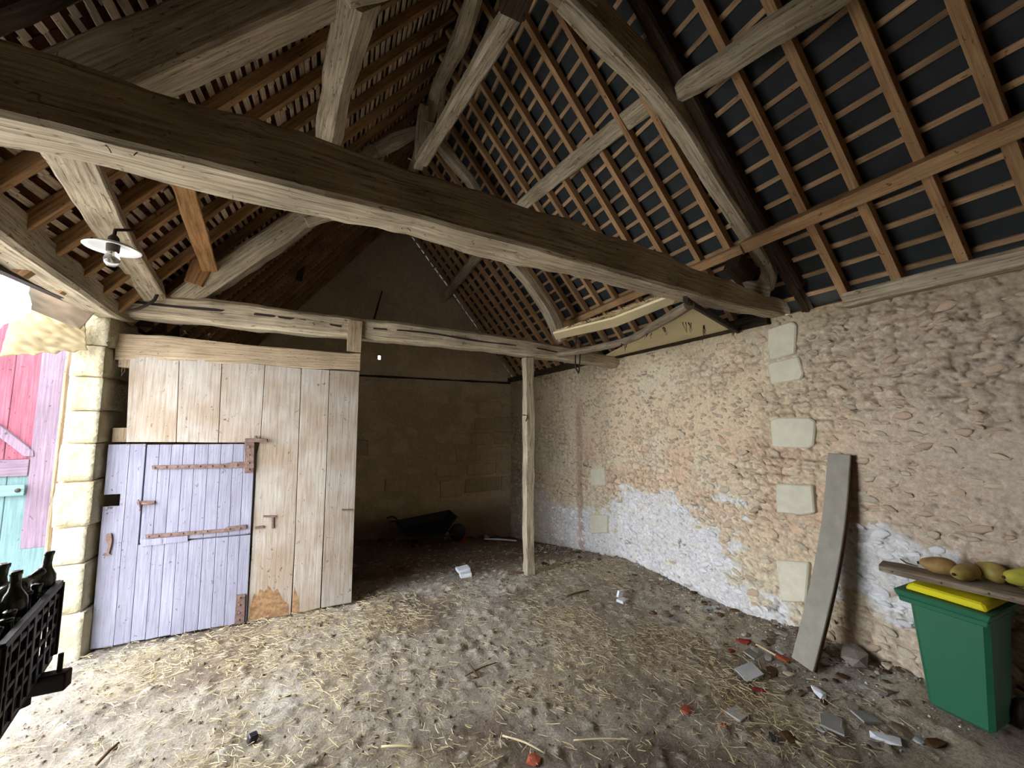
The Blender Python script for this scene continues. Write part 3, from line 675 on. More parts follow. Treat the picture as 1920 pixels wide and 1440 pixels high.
top('purlin', 'raw brown purlin low on the tiled slope, ending on a wedge block', 'beam', [atY(318, 270, 3.0), atY(345, 350, 3.7), atY(365, 415, 4.3), atY(392, 500, 5.15)], [.14, .15, .15, .15], .15, M['brown'], up=(-.3, 0, 1), rough=.01, cham=.15)
top('purlin_wedge', 'raw brown triangular wedge block on the far truss', 'wedge', [atY(365, 535, YP - .08), atY(385, 490, YP - .08)], [.16, .2], [.14, .12], M['brown'], up=(0, 1, 0), rough=.005, cham=.1)
top('wind_brace', 'pale flat-faced brace slanting down behind the lamp to the partition beam', 'beam', [atY(98, 215, 2.35), atY(165, 345, 3.1), atY(222, 447, 4.1), atY(288, 550, 5.12)], [.19, .19, .19, .18], [.17, .17, .16, .15], M['old'], up=(-.25, 0, 1), rough=.01, cham=.12)
top('lintel_beam', 'heavy rough beam over the open doorway, resting on the stone pillar', 'beam', [(-2.06, -.2, 3.55), (-2.05, 2.6, 3.5), atX(0, 436, -2.08), atX(100, 508, -2.1), atX(198, 577, -2.16), (-2.17, 5.45, 3.36)], [.3, .3, .3, .28, .2, .18], [.3, .3, .28, .24, .17, .16], M['old'], rough=.02, cham=.2)
top('wall_beam', 'dark wall beam along the left eaves beyond the partition', 'beam', [(-2.14, 5.4, 3.36), (-2.14, YB, 3.36)], .2, .18, M['oak_dark'], rough=.01)
# rear gable fittings
top('roof_strut', 'thin dark strut standing against the gable below the ridge', 'beam', [(.62, 9.5, 4.6), (.78, 9.5, 5.3)], .045, .045, M['oak_dark'], up=(0, 1, 0), rough=.01)
top('roof_brace', 'thin curved dark brace below the tiled slope near the gable', 'beam', [atY(560, 525, 7.6), atY(573, 470, 7.6), atY(577, 430, 7.6)], .09, .09, M['oak_dark'], up=(0, 1, 0), rough=.01)

# ================================================================== PILLAR, PARTITION, DOOR
pil = empty('stone_pillar', (-2.25, 5.2, 0)); tag(pil, 'pale limestone block pillar beside the open doorway', 'pillar')
zj = [-.1, .42, .86, 1.2, 1.62, 1.98, 2.29, 2.62, 2.93, 3.26]
rp = random.Random(3)
for i in range(len(zj) - 1):
    z0, z1 = zj[i] + .006, zj[i + 1] - .006
    x0 = -2.405 + rp.uniform(-.012, .012); x1 = -2.155 + rp.uniform(-.012, .01) + (.03 if i == 0 else 0)
    bm = bmesh.new(); bmesh.ops.create_cube(bm, size=1)
    bmesh.ops.subdivide_edges(bm, edges=bm.edges[:], cuts=5, use_grid_fill=True)
    for v in bm.verts:
        p = v.co.copy(); e = 0
        for a_ in range(3):
            if abs(abs(p[a_]) - .5) < 1e-4: e += 1
        sh = .0 if e < 2 else .006 * (e - 1)
        q = Vector(((x0 + x1) / 2 + p.x * (x1 - x0) , 5.35 + p.y * .58, (z0 + z1) / 2 + p.z * (z1 - z0)))
        cdir = (q - Vector(((x0 + x1) / 2, 5.35, (z0 + z1) / 2))).normalized()
        q -= cdir * sh * .45; q += cdir * .018 * noise.noise(q * 7 + Vector((i, 0, 0))); v.co = q
    me = bpy.data.meshes.new('stone_block'); bm.to_mesh(me); bm.free(); me.polygons.foreach_set('use_smooth', [True] * len(me.polygons))
    link_mesh('stone_block', me, M['block'], pil)
mb = MB(); mb.add(*box_data((-2.29, 5.37, 1.58), .2, .5, 3.3)); mb.build('mortar_core', M['ashlar'], pil)

par = empty('plank_partition', (-1, YP, 0)); tag(par, 'pale vertical plank partition under a thick rail, left of the slim post', 'partition')
timber('rail', [atY(222, 650, YP + .02), atY(330, 656, YP + .02), atY(450, 664, YP + .02), atY(560, 673, YP + .02), atY(675, 680, YP + .02)], .1, [.28, .27, .24, .22, .22], M['rail'], par, rough=.014, seg=.08, cham=.1)
UB = [[(243, 668), (336, 671), (330, 829), (236, 829)], [(337, 671), (416, 676), (409, 830), (331, 829)], [(417, 676), (497, 684), (488, 830), (410, 830)]]
for q in UB: plate('board', q, YP - .03, .03, M['board'], par)
LB = [[(498, 684), (565, 691), (559, 850), (553, 1010), (545, 1153), (463, 1167), (471, 1050), (482, 850), (489, 824)], [(566, 690), (618, 694), (611, 900), (600, 1140), (547, 1153), (554, 1010)], [(619, 694), (674, 697), (667, 900), (659, 1130), (602, 1140), (612, 900)]]
for q in LB: plate('board', q, YP - .03, .032, M['board'], par)
plate('frame_post', [(211, 802), (238, 802), (236, 829), (209, 829)], YP + .02, .06, M['rail'], par)
plate('frame_post', [(222, 668), (244, 668), (242, 690), (221, 688)], YP - .02, .05, M['rail'], par)
plate('peg_hanger', [(652, 600), (680, 602), (677, 660), (650, 657)], YP - .16, .06, M['rail'], par)
plate('rust_mark', [(466, 1163), (470, 1135), (476, 1112), (483, 1118), (487, 1104), (496, 1110), (503, 1098), (512, 1110), (520, 1104), (530, 1125), (541, 1133), (542, 1152), (500, 1160)], YP - .0315, .001, M['rust_stain'], par, bevel=0)
plate('rust_mark', [(548, 1150), (549, 1120), (552, 1100), (558, 1118), (561, 1135), (559, 1149)], YP - .0315, .001, M['rust_stain'], par, bevel=0)
for q in ([(641, 955), (661, 955), (661, 958), (641, 958)], [(494, 967), (517, 967), (517, 970), (513, 970), (513, 991), (509, 991), (509, 970), (494, 970)], [(478, 988), (494, 986), (495, 990), (478, 992)]):
    plate('iron_hook', q, YP - .05, .02, M['iron'], par, bevel=0)

door = empty('stable_door', atY(168, 1216, YP - .05)); tag(door, 'blue-lilac painted plank stable door with rusty strap hinges', 'door')
DX = [0, .135, .235, .325, .405, .485, .565, .66, .75, .84, .92, 1.0]
def DP(u, v, off=0):
    A, B, D_, E_ = [atY(x, y, YP - .05 - off) for x, y in ((203, 833), (478, 831), (462, 1168), (168, 1218))]
    t = A.lerp(B, u); b = E_.lerp(D_, u); return t.lerp(b, v)
for i in range(len(DX) - 1):
    g = .0009
    if i >= 2:                                   # the boards are cut for the wicket flap
        prism('board', [DP(DX[i] + g, .52), DP(DX[i + 1] - g, .52), DP(DX[i + 1] - g, 1 - .006 * rp.random()), DP(DX[i] + g, 1 - .006 * rp.random())], Vector((0, .03, 0)), M['blue'], door, bevel=.003)
    elif i == 0:
        prism('board', [DP(g, .002), DP(DX[1] - g, .0), DP(DX[1] - g, 1), DP(g, 1), DP(g, .315), DP(.1, .315), DP(.1, .255), DP(g, .255)], Vector((0, .03, 0)), M['blue'], door, bevel=.002)
    else:
        prism('board', [DP(DX[i] + g, 0), DP(DX[i + 1] - g, 0), DP(DX[i + 1] - g, 1), DP(DX[i] + g, 1)], Vector((0, .03, 0)), M['blue'], door, bevel=.003)
for i in range(2, len(DX) - 1):
    g = .0009; prism('flap_board', [DP(DX[i] + g + (.008 if i == 2 else 0), .004, .006), DP(DX[i + 1] - g, .004, .006), DP(DX[i + 1] - g, .512, .006), DP(DX[i] + g + (.008 if i == 2 else 0), .512, .006)], Vector((0, .03, 0)), M['blue'], door, bevel=.003)
prism('door_back', [DP(.02, .02, -.035), DP(.98, .02, -.035), DP(.98, .98, -.035), DP(.105, .98, -.035), DP(.105, .02, -.035)], Vector((0, .012, 0)), M['blue'], door, bevel=0)
def strap(pts, th=.012):
    o = plate('strap_hinge', pts, YP - .075, th, M['iron'], door, bevel=.002); return o
def bolts(par_, L_, r=.011):
    for x, y in L_:
        c = atY(x, y, YP - .075); lathe('bolt', [(0, .012), (r * .7, .009), (r, 0)][::-1], M['iron'], par_, n=8, M=Matrix.Translation(c) @ Matrix.Rotation(math.pi / 2, 4, 'X'), smooth=False)
s1 = strap([(284, 873), (420, 870), (432, 867), (450, 866), (476, 868), (476, 878), (450, 877), (432, 878), (420, 878), (285, 880)]); bolts(s1, [(290, 877), (312, 876), (332, 875), (353, 875), (375, 874), (398, 874), (420, 874), (445, 872)])
s2 = strap([(272, 1003), (420, 992), (426, 988), (462, 984), (462, 992), (426, 997), (420, 998), (273, 1010)]); bolts(s2, [(278, 1006), (297, 1005), (320, 1002), (343, 1000), (365, 998), (388, 996), (430, 992), (450, 990)])
h1 = plate('hinge_plate', [(459, 826), (477, 825), (475, 886), (458, 887)], YP - .072, .012, M['iron'], door, bevel=.002); bolts(h1, [(467, 838), (467, 853), (467, 868), (467, 880)])
h2 = plate('hinge_plate', [(443, 1116), (460, 1114), (458, 1168), (439, 1171)], YP - .072, .012, M['iron'], door, bevel=.002); bolts(h2, [(450, 1121), (449, 1134), (449, 1149), (448, 1162)])
plate('hinge_pin', [(459, 822), (476, 822), (477, 817), (481, 817), (482, 822), (501, 823), (501, 829), (459, 829)], YP - .095, .03, M['iron'], door, bevel=.003)
lt = plate('latch', [(256, 940), (290, 939), (290, 946), (257, 947)], YP - .075, .012, M['iron'], door, bevel=.002)
tube('latch_bar', [atY(259, 937, YP - .09), atY(263, 952, YP - .09), atY(262, 958, YP - .09)], .007, M['iron'], door, n=6)
tube('latch_bar', [atY(266, 944, YP - .09), atY(291, 944, YP - .09)], .008, M['iron'], door, n=6)
hk = plate('hasp', [(199, 1002), (208, 1000), (210, 1012), (208, 1024), (204, 1038), (209, 1040), (192, 1042), (194, 1038), (200, 1036), (202, 1022), (198, 1014)], YP - .075, .014, M['iron'], door, bevel=.001)
plate('drip_board', [(264, 1012), (352, 1004), (352, 1015), (263, 1025)], YP - .066, .012, M['blue'], door, bevel=.001)

post = timber('timber_post', [(2.57, 5.2, -.06), (2.56, 5.2, .9), (2.575, 5.2, 1.9), (2.565, 5.2, 3.14)], [.13, .13, .135, .14], .14, M['old'], up=(0, 1, 0), rough=.012, cham=.15)
tag(post, 'slim pale squared post standing alone right of the plank partition', 'post')
nailp = tube('nail', [atY(980, 778, 5.1), atY(989, 779, 5.12), atY(986, 790, 5.1)], .008, M['darkiron'], post, n=6)

# ---- loft platform above the right wall
loft = empty('loft_platform', (3.5, 4, 3.27)); tag(loft, 'cream boarded loft platform under the eaves above the right wall', 'platform')
prism('panel', [atZ(1379, 620, 3.27), atZ(1292, 570, 3.27), atZ(1215, 622, 3.27), atZ(1166, 652, 3.27), Vector((4.26, 5.95, 3.27))], Vector((0, 0, .02)), M['cream'], loft, bevel=.003)
timber('bearer', [Vector((4.24, 2.98, 3.235)), atZ(1300, 572, 3.24), atZ(1285, 560, 3.24)], .04, .05, M['darkiron'], loft, rough=.004)
timber('edge_pole', [atZ(1292, 572, 3.22), atZ(1240, 603, 3.22), atZ(1170, 640, 3.22), atZ(1065, 662, 3.22), atZ(1035, 665, 3.24)], .1, .09, M['greyplank'], loft, roundish=True, rough=.012)
prism('edge_board', [atZ(1275, 549, 3.33), atZ(1262, 570, 3.33), atZ(1155, 613, 3.33), atZ(1042, 637, 3.33), atZ(1037, 626, 3.33), atZ(1150, 598, 3.33)], Vector((0, 0, .025)), M['cream'], loft, bevel=.003)
rl_ = random.Random(9)
tag(scatter_joined('old_hay', M['straw'], loft, 420, lambda i: (Matrix.Translation(atZ(1040 + (t := rl_.random()) * 235, 627 - t * 78 + rl_.uniform(-6, 3), 3.375)) @ Matrix.Rotation(rl_.uniform(0, 3), 4, 'Z') @ Matrix.Rotation(rl_.uniform(-.5, .5), 4, 'X') @ Matrix.Diagonal((.05, .008, .008, 1))), [IV], [IF]), kind='stuff')
br = tube('iron_bracket', [Vector(p) for p in (atY(1080, 628, 5.0), atY(1079, 690, 5.0), atY(1085, 700, 5.0), atY(1089, 640, 5.0))], .012, M['darkiron'], None, n=6)
tag(br, 'dark iron U-shaped strap around the right end of the partition beam', 'bracket')

# ---- cobwebs and hanging wisps
rw = random.Random(21)
def wisps(name, label, spots):
    mb = MB()
    for (x, y, Y, L_, n_) in spots:
        for k in range(n_):
            p = atY(x + rw.uniform(-7, 7), y + rw.uniform(-2, 2), Y); l = L_ * rw.uniform(.4, 1)
            pts = [p]; q = p.copy()
            for j in range(4): q = q + Vector((rw.uniform(-.02, .02), rw.uniform(-.01, .01), -l / 4)); pts.append(q.copy())
            tube('', pts, [.004, .004, .003, .002, .002], None, n=4, mb=mb, seg=.04)
    tag(mb.build(name, M['cobweb']), label, 'cobweb', kind='stuff')
wisps('cobweb_strands', 'dusty strands hanging from the loft and beams', [(1290, 600, 3.0, .18, 5), (1320, 610, 3.0, .2, 4), (1240, 612, 3.1, .1, 5), (1215, 625, 3.3, .08, 4), (1170, 645, 3.9, .1, 5), (1375, 622, 3.0, .1, 3), (185, 252, 2.0, .08, 3), (260, 272, 2.0, .06, 4), (750, 415, 2.2, .07, 2), (205, 640, 5.05, .06, 4), (345, 618, 5.1, .06, 3), (400, 625, 5.1, .05, 3), (230, 690, 5.1, .12, 2)])
wire = tube('hanging_wire', [atY(192, 248, 2.0), atY(208, 268, 2.0), atY(222, 269, 2.0), atY(236, 262, 2.0)], .006, M['darkiron'], None, n=5)
tag(wire, 'bent dark wire hooked under the near tie beam', 'wire')
ch = tube('chain', [atY(296, 545, 5.0), atY(290, 562, 5.0), atY(262, 578, 5.0), atY(240, 584, 5.02)], .016, M['darkiron'], None, n=6)
tag(ch, 'rusty chain draped where the lamp brace meets the partition beam', 'chain')

# ---- lamp
LC = atY(212, 463, 3.05)
lamp = empty('pendant_lamp', LC); tag(lamp, 'white enamel lamp shade with a clear bulb hanging from the slanting brace', 'lamp')
T = Matrix.Translation(LC)
lathe('shade', [(.028, .03), (.05, .022), (.09, .012), (.125, -.008), (.132, -.012), (.128, -.016), (.09, .002), (.03, .014)], M['enamel'], lamp, n=28, M=T)
lathe('socket', [(.03, -.03), (.032, .02), (.024, .06), (.012, .075)], M['darkiron'], lamp, n=14, M=T)
lathe('bulb', [(.001, -.125), (.02, -.12), (.034, -.1), (.038, -.08), (.032, -.055), (.018, -.03), (.018, -.02)], M['bulb'], lamp, n=16, M=T)
tube('hanger', [LC + Vector((0, 0, .07)), LC + Vector((-.01, .03, .12)), LC + Vector((.05, .12, .17))], .01, M['darkiron'], lamp, n=6)

# ---- cloths at the head of the doorway
def sheet(name, label, cat, cs, mat, amp, fr, nu=40, nv=24, Y0=4.9, seed=0, th=.004, ragged=.0, diag=0):
    A, B, Cc, D = [Vector(c) for c in cs]; vs = []; fs = []
    for j in range(nv + 1):
        for i in range(nu + 1):
            u, v = i / nu, j / nv; p = A.lerp(B, u).lerp(D.lerp(Cc, u), v)
            ph = (v + diag * u) * fr * math.tau + 3 * noise.noise(Vector((u * 2, v * 2, seed)))
            ed = math.sin(math.pi * min(1, max(0, u * .96 + .02))) ** .5; p.y += ed * amp * math.sin(ph) * (.4 + .6 * u) + ed * amp * noise.noise(Vector((u * 5, v * 9, seed + 4))); 
            if j == nv: p.z += ragged * noise.noise(Vector((u * 9, 1, seed)))
            p.z -= .1 * ragged * math.sin(math.pi * u)
            vs.append(p)
    for j in range(nv):
        for i in range(nu): a = j * (nu + 1) + i; fs.append((a, a + 1, a + nu + 2, a + nu + 1))
    o = MB().add(vs, fs).build(name, mat, smooth=True)
    md = o.modifiers.new('thick', 'SOLIDIFY'); md.thickness = th
    return tag(o, label, cat)
sheet('sackcloth', 'creased beige cloth stuffed under the lintel beam beside the pillar', 'cloth', [atY(30, 560, 4.85), atY(160, 604, 4.95), atY(163, 657, 4.95), atY(0, 668, 4.85)], M['cloth'], .022, 4.6, seed=2, ragged=.02, diag=-.9)
sheet('sackcloth', 'shaded upper part of the doorway cloth, painted grey-brown, beneath the lintel beam', 'cloth', [atY(50, 512, 4.55), atY(180, 584, 4.85), atY(150, 618, 4.85), atY(52, 578, 4.6)], M['cloth_shade'], .008, 2.0, seed=6)
sheet('plastic_sheet', 'milky white plastic film folded over the corner of the doorway cloth', 'plastic', [atY(-60, 560, 4.5), atY(56, 518, 4.5), atY(58, 585, 4.5), atY(-60, 640, 4.5)], M['film'], .06, 1.6, seed=9, ragged=.05)

# ---- opened door leaf outside
leaf = empty('barn_door_leaf', (-2.62, 5.75, 0)); tag(leaf, 'open barn door leaf, faded red above and pale teal below, outside the pillar', 'door')
YO = 5.7
def lbox(name, x0, x1, z0, z1, y, mat, vert=True, th=.03): return prism(name, [Vector((x0, y, z0)), Vector((x1, y, z0)), Vector((x1, y, z1)), Vector((x0, y, z1))], Vector((0, th, 0)), mat, leaf, bevel=.004, vert=vert)
xe = atY(124, 700, YO).x; zr = atY(30, 862, YO).z; zr2 = atY(30, 893, YO).z
for k in range(7): lbox('red_board', xe - .2 - .2 * (k + 1) + .004, xe - .2 - .2 * k, zr, 3.3, YO + .02, M['red'])
for k in range(7): lbox('teal_board', xe - .16 - .2 * (k + 1) + .004, xe - .16 - .2 * k, .12, zr2, YO + .02, M['teal'])
lbox('stile', xe - .2, xe, .9, 3.3, YO, M['stile'], th=.05); lbox('stile', xe - .18, xe, .12, .9, YO, M['teal'], th=.05)
lbox('rail', -4.2, xe - .2, zr2, zr, YO - .01, M['stile'], False, .05)
prism('brace', [atY(-60, 752, YO - .012), atY(-60, 775, YO - .012), atY(45, 856, YO - .012), atY(63, 856, YO - .012), atY(62, 846, YO - .012)], Vector((0, .04, 0)), M['stile'], leaf)
lbox('strap_hinge', -4.2, xe - .2, atY(30, 929, YO).z, atY(30, 909, YO).z, YO - .03, M['teal'], False, .02)
for dx, dz_ in ((.245, 0), ):
    c = Vector((xe - dx, YO - .03, atY(30, 919, YO).z)); lathe('bolt', [(.022, 0), (.02, .01), (.0, .014)], M['darkiron'], leaf, n=10, M=Matrix.Translation(c) @ Matrix.Rotation(math.pi / 2, 4, 'X'))
jb = prism('door_jamb', [atY(124, 655, 5.66), atY(130, 655, 5.66), Vector((atY(130, 655, 5.66).x, 5.66, -.05)), Vector((atY(124, 655, 5.66).x, 5.66, -.05))], Vector((0, .06, 0)), M['greyplank'], None)
tag(jb, 'grey upright timber jamb between the red door leaf and the pillar', 'jamb')
# tree outside
tre = empty('bare_tree', (-13, 18, -.1)); tag(tre, 'bare pale tree seen through the top of the doorway', 'tree')
rtg = random.Random(4); mb = MB(); trunk = tube('trunk', [(-13, 18, -.1), (-12.9, 18, 3), (-13.2, 18, 6)], [.25, .2, .14], M['bark'], tre, n=8)
for k in range(70):
    z = rtg.uniform(3, 7.5); a = rtg.uniform(0, 6.28); p = Vector((-13, 18, z)); pts = [p]
    for j in range(4): p = p + Vector((math.cos(a), math.sin(a), .25)) * rtg.uniform(.5, .9); a += rtg.uniform(-.5, .5); pts.append(p)
    tube('', pts, [.05, .04, .03, .02, .012], None, n=4, mb=mb, seg=.5)
tag(mb.build('branches', M['bark'], tre), kind='stuff')

# ================================================================== BIN, PLANK, GOURDS, LEANING BOARD
bz = .2
binr = empty('wheelie_bin', (3.92, 1.4, bz)); tag(binr, 'green wheelie bin with a yellow lid under the gourd plank', 'bin')
def frus(name, c, s0, s1, z0, z1, mat, parent, bevel=.02, off=(0, 0)):
    vs = []
    for (s, z, o) in ((s0, z0, (0, 0)), (s1, z1, off)):
        for dx, dy in ((-1, -1), (1, -1), (1, 1), (-1, 1)): vs.append(Vector((c[0] + o[0] + dx * s[0] / 2, c[1] + o[1] + dy * s[1] / 2, z)))
    fs = [(3, 2, 1, 0), (4, 5, 6, 7)] + [(i, (i + 1) % 4, 4 + (i + 1) % 4, 4 + i) for i in range(4)]
    return MB().add(vs, fs).build(name, mat, parent, bevel=bevel)
frus('body', (3.95, 1.3), (.30, .30), (.38, .38), bz + .03, .96, M['bin'], binr, bevel=.025)
frus('rim', (3.95, 1.32), (.44, .44), (.46, .47), .94, .985, M['bin'], binr, bevel=.008)
frus('rim', (3.95, 1.32), (.42, .42), (.43, .43), .905, .94, M['bin'], binr, bevel=.006)
frus('lid', (3.97, 1.31), (.41, .40), (.36, .35), .99, 1.035, M['yellow'], binr, bevel=.012)
for dy in (-.13, .13):
    lathe('wheel', [(.0, -.02), (.08, -.02), (.09, -.01), (.09, .01), (.08, .02), (0, .02)], M['black'], binr, n=18, M=Matrix.Translation((4.13, 1.3 + dy * 1.3, bz + .09)) @ Matrix.Rotation(math.pi / 2, 4, 'X'))
A_ = atZ(1647, 1066, 1.075); B_ = atZ(1920, 1128, 1.075); dd = (B_ - A_).normalized(); E_ = A_ + dd * 1.35
sd_ = Vector((dd.y, -dd.x, 0)); sd_ = sd_ if sd_.x > 0 else -sd_
sd_.normalize(); pw = .2
pl = timber('grey_plank', [A_ + sd_ * pw / 2, A_ + dd * .1 + sd_ * pw / 2, A_ + dd * .7 + sd_ * pw / 2, E_ + sd_ * pw / 2], [pw * .85, pw, pw, pw], [.045, .058, .06, .06], M['greyplank'], None, rough=.008, seg=.08, cham=.3)
tag(pl, 'weathered grey plank laid across the green bin, carrying gourds', 'plank')
for k in (.075, .32, .53):
    c = A_ + dd * k + Vector((0, 0, -.0)) - sd_ * .002; lathe('nail_head', [(.007, 0), (.006, .004), (0, .005)], M['iron'], pl, n=8, M=Matrix.Translation(c) @ (-sd_).to_track_quat('Z', 'Y').to_matrix().to_4x4())
stk = empty('wooden_box', E_ + sd_ * .1 - dd * .15); tag(stk, 'dark wooden box behind the bin holding up the right end of the gourd plank', 'box')
cB = E_ + sd_ * .1 - dd * .15
box('box_body', (cB.x, cB.y, .62), (.34, .3, .84), M['cart'], stk, bevel=.01); stk.location = (cB.x, cB.y, .2)
def gourd(label, p0, p1, r, mat, stem_end=0, bulge=(.62, 1, .95, .62), dot=None):
    p0 = Vector(p0); p1 = Vector(p1); d = (p1 - p0); L_ = d.length; c = (p0 + p1) / 2
    prof = [(.0, 0)]
    for i in range(1, 12):
        t = i / 12; w = np.interp(t, [0, .2, .5, .8, 1], [bulge[0], bulge[0] + .12, bulge[1], bulge[2], bulge[3]]); prof.append((r * w * math.sqrt(max(0, 1 - (2 * t - 1) ** 4)), t * L_))
    prof.append((0, L_))
    g = empty('gourd', (c.x, c.y, min(p0.z, p1.z) - r)); tag(g, label, 'gourd')
    Mx = Matrix.Translation(p0) @ d.to_track_quat('Z', 'Y').to_matrix().to_4x4()
    o = lathe('fruit', prof, mat, g, n=20, M=Mx)
    for v in o.data.vertices: v.co += v.normal * r * .12 * noise.noise(v.co * 18)
    e = p0 if stem_end == 0 else p1; s = -1 if stem_end == 0 else 1
    lathe('blossom_scar', [(.011, 0), (.009, .006), (.004, .008)], M['darkiron'], g, n=8, M=Matrix.Translation(e - d.normalized() * s * .001) @ (d * s).to_track_quat('Z', 'Y').to_matrix().to_4x4())
    return g
zt = 1.105
def gp(x, y, z): return atZ(x, y, z)
gourd('flat-lying brown gourd at the left end of the row, behind the others', gp(1722, 1055, zt + .055), gp(1800, 1066, zt + .055), .06, M['gourd_b'])
gourd('small yellow-green gourd with its end pointing out, second in the row', gp(1788, 1077, zt + .052), gp(1830, 1068, zt + .052), .056, M['gourd'])
gourd('lumpy tan gourd in the middle of the row on the plank', gp(1826, 1062, zt + .06), gp(1890, 1082, zt + .058), .064, M['gourd'])
gourd('bright yellow gourd at the right end of the row, its round end facing out', gp(1882, 1082, zt + .066), gp(1990, 1086, zt + .066), .07, M['gourd_y'])
gourd('dark brown gourd lying behind the yellow one', gp(1880, 1060, zt + .05), gp(1960, 1066, zt + .05), .042, M['gourd_b'])
st_ = tube('dried_stalk', [gp(1688, 1048, 1.13), gp(1700, 1056, 1.12), gp(1722, 1062, 1.115)], [.004, .006, .004], M['twig'], None, n=5); tag(st_, 'dried forked stalk on the left end of the gourd plank', 'stalk')

lb = empty('leaning_board', (3.7, 2.2, .1)); tag(lb, 'curved grey cement-covered board leaning against the right wall', 'board')
T0 = [(1572, 851, 4.17), (1564, 950, 4.08), (1551, 1040, 3.98), (1532, 1130, 3.87), (1503, 1246, 3.72)]
ctr = []
for (x, y, X) in T0: ctr.append(atX(x, y, X))
dirv = Vector((-.25, -.97, 0)).normalized()   # across the board
def strip(name, off_n, w, th, mat):
    vs = []; fs = []; uvs = []
    rs2 = catmull(ctr, [(0,)] * 5, .12)
    for i, (p, _) in enumerate(rs2):
        a = rs2[max(i - 1, 0)][0]; b = rs2[min(i + 1, len(rs2) - 1)][0]; t = (b - a).normalized(); n_ = t.cross(dirv).normalized()
        if n_.x > 0: n_ = -n_
        for (sx, sn) in ((-.5, 0), (.5, 0), (.5, -1), (-.5, -1)): vs.append(p + dirv * (sx * w) + n_ * (off_n + sn * th))
    m_ = len(rs2)
    for i in range(m_ - 1):
        for k in range(4): k2 = (k + 1) % 4; fs.append((i * 4 + k, (i + 1) * 4 + k, (i + 1) * 4 + k2, i * 4 + k2))
    fs += [(0, 1, 2, 3), ((m_ - 1) * 4 + 3, (m_ - 1) * 4 + 2, (m_ - 1) * 4 + 1, (m_ - 1) * 4)]
    o = MB().add(vs, fs).build(name, mat, lb, bevel=.004)
    return o
strip('cement_face', 0, .205, .022, M['cement']); strip('board_back', -.022, .2, .03, M['brownside'])

# ---- crate of bottles on a cart
az = math.radians(-14.4); U = Vector((math.sin(az), math.cos(az), 0)); Vv = Vector((-math.cos(az), math.sin(az), 0))
CT = Vector((-1.103, 2.414, 1.5)); CH = .32; CLn = .62; CW = .42
crate = empty('bottle_crate', CT - U * CLn / 2 + Vv * CW / 2 - Vector((0, 0, CH))); tag(crate, 'black plastic lattice crate full of dark bottles', 'crate')
Rz = Matrix(((U.x, Vv.x, 0), (U.y, Vv.y, 0), (0, 0, 1)))
def cb(name, u, v, z, su, sv, sz, mat=M['black'], parent=crate, bev=.002): # centre in crate coordinates (u from far end towards the near end)
    c = CT - U * u + Vv * v + Vector((0, 0, z)); return box(name, c, (su, sv, sz), mat, parent, R=Rz, ax=0, bevel=bev)
for v in (.0, CW): cb('rim', CLn / 2, v, -.012, CLn, .022, .024)
for u in (.0, CLn): cb('rim', u, CW / 2, -.012, .022, CW, .024)
cb('base', CLn / 2, CW / 2, -CH + .008, CLn, CW, .016)
for v in (0, CW):
    for k in range(4): cb('side_slat', CLn / 2, v, -.06 - .06 * k, CLn, .008, .016)
    for k in range(9): cb('side_rib', CLn * k / 8, v, -CH / 2, .012 if k % 4 else .03, .012, CH - .02)
for u in (0, CLn):
    for k in range(4): cb('side_slat', u, CW / 2, -.06 - .06 * k, .008, CW, .016)
    for k in range(6): cb('side_rib', u, CW * k / 5, -CH / 2, .012, .012 if k % 5 else .03, CH - .02)
bprof = [(.0, 0), (.034, .002), (.037, .01), (.037, .185), (.034, .205), (.018, .235), (.0145, .25), (.0145, .285), (.0165, .287), (.0165, .3), (.012, .302), (.0, .3)]
b0 = lathe('bottle', bprof, M['bottle'], n=16); bmesh_b = b0.data; first = True
rb = random.Random(8)
spots = []
for iu in range(7):
    for iv in range(4): spots.append((.05 + iu * .085, .055 + iv * .1, 0))
for n_, (u, v, t) in enumerate(spots):
    if rb.random() < .15: continue
    o = b0 if first else b0.copy()
    if not first: COL.objects.link(o)
    first = False
    lift = rb.choice([.04, .06, .1, .14]) * (1 if u < .4 else .7)
    o.location = CT - U * u + Vv * v + Vector((0, 0, -CH + .018 + lift)); o.rotation_euler = (rb.uniform(-.12, .12), rb.uniform(-.12, .12), 0)
    tag(o, 'dark empty wine bottle standing packed among the others in the crate', 'bottle', 'bottles standing in the crate')
for k, (a, b, lab) in enumerate([((.36, .16, -.06), (.08, .03, .0), 'dark bottle lying slanted on top, neck resting on the crate rim'), ((.55, .3, -.03), (.30, .32, .02), 'dark bottle lying flat across the others behind the slanted one')]):
    o = b0.copy(); COL.objects.link(o); p = CT - U * a[0] + Vv * a[1] + Vector((0, 0, a[2] + .06)); q = CT - U * b[0] + Vv * b[1] + Vector((0, 0, b[2] + .08))
    o.location = p; o.rotation_euler = (q - p).to_track_quat('Z', 'Y').to_euler(); 
    for kk in ('group',): 
        if kk in o: del o[kk]
    tag(o, lab, 'bottle')
jar = empty('glass_jar', CT - U * .1 + Vv * .33 + Vector((0, 0, -.12))); tag(jar, 'big round dark glass jar behind the bottles at the left edge of the view', 'jar')
JT = Matrix.Translation(CT - U * .12 + Vv * .27 + Vector((0, 0, -.2)))
lathe('jar_body', [(0, 0), (.07, .004), (.085, .03), (.09, .14), (.085, .2), (.06, .25), (.05, .265)], M['bottle'], jar, n=20, M=JT)
lathe('jar_neck', [(.05, .262), (.055, .27), (.055, .285), (.045, .29), (.044, .27)], M['bottle'], jar, n=20, M=JT)
cart = empty('hand_cart', (-1.3, 2.1, 0)); tag(cart, 'dark wooden hand cart carrying the bottle crate at the doorway', 'cart')
tz = 1.5 - CH
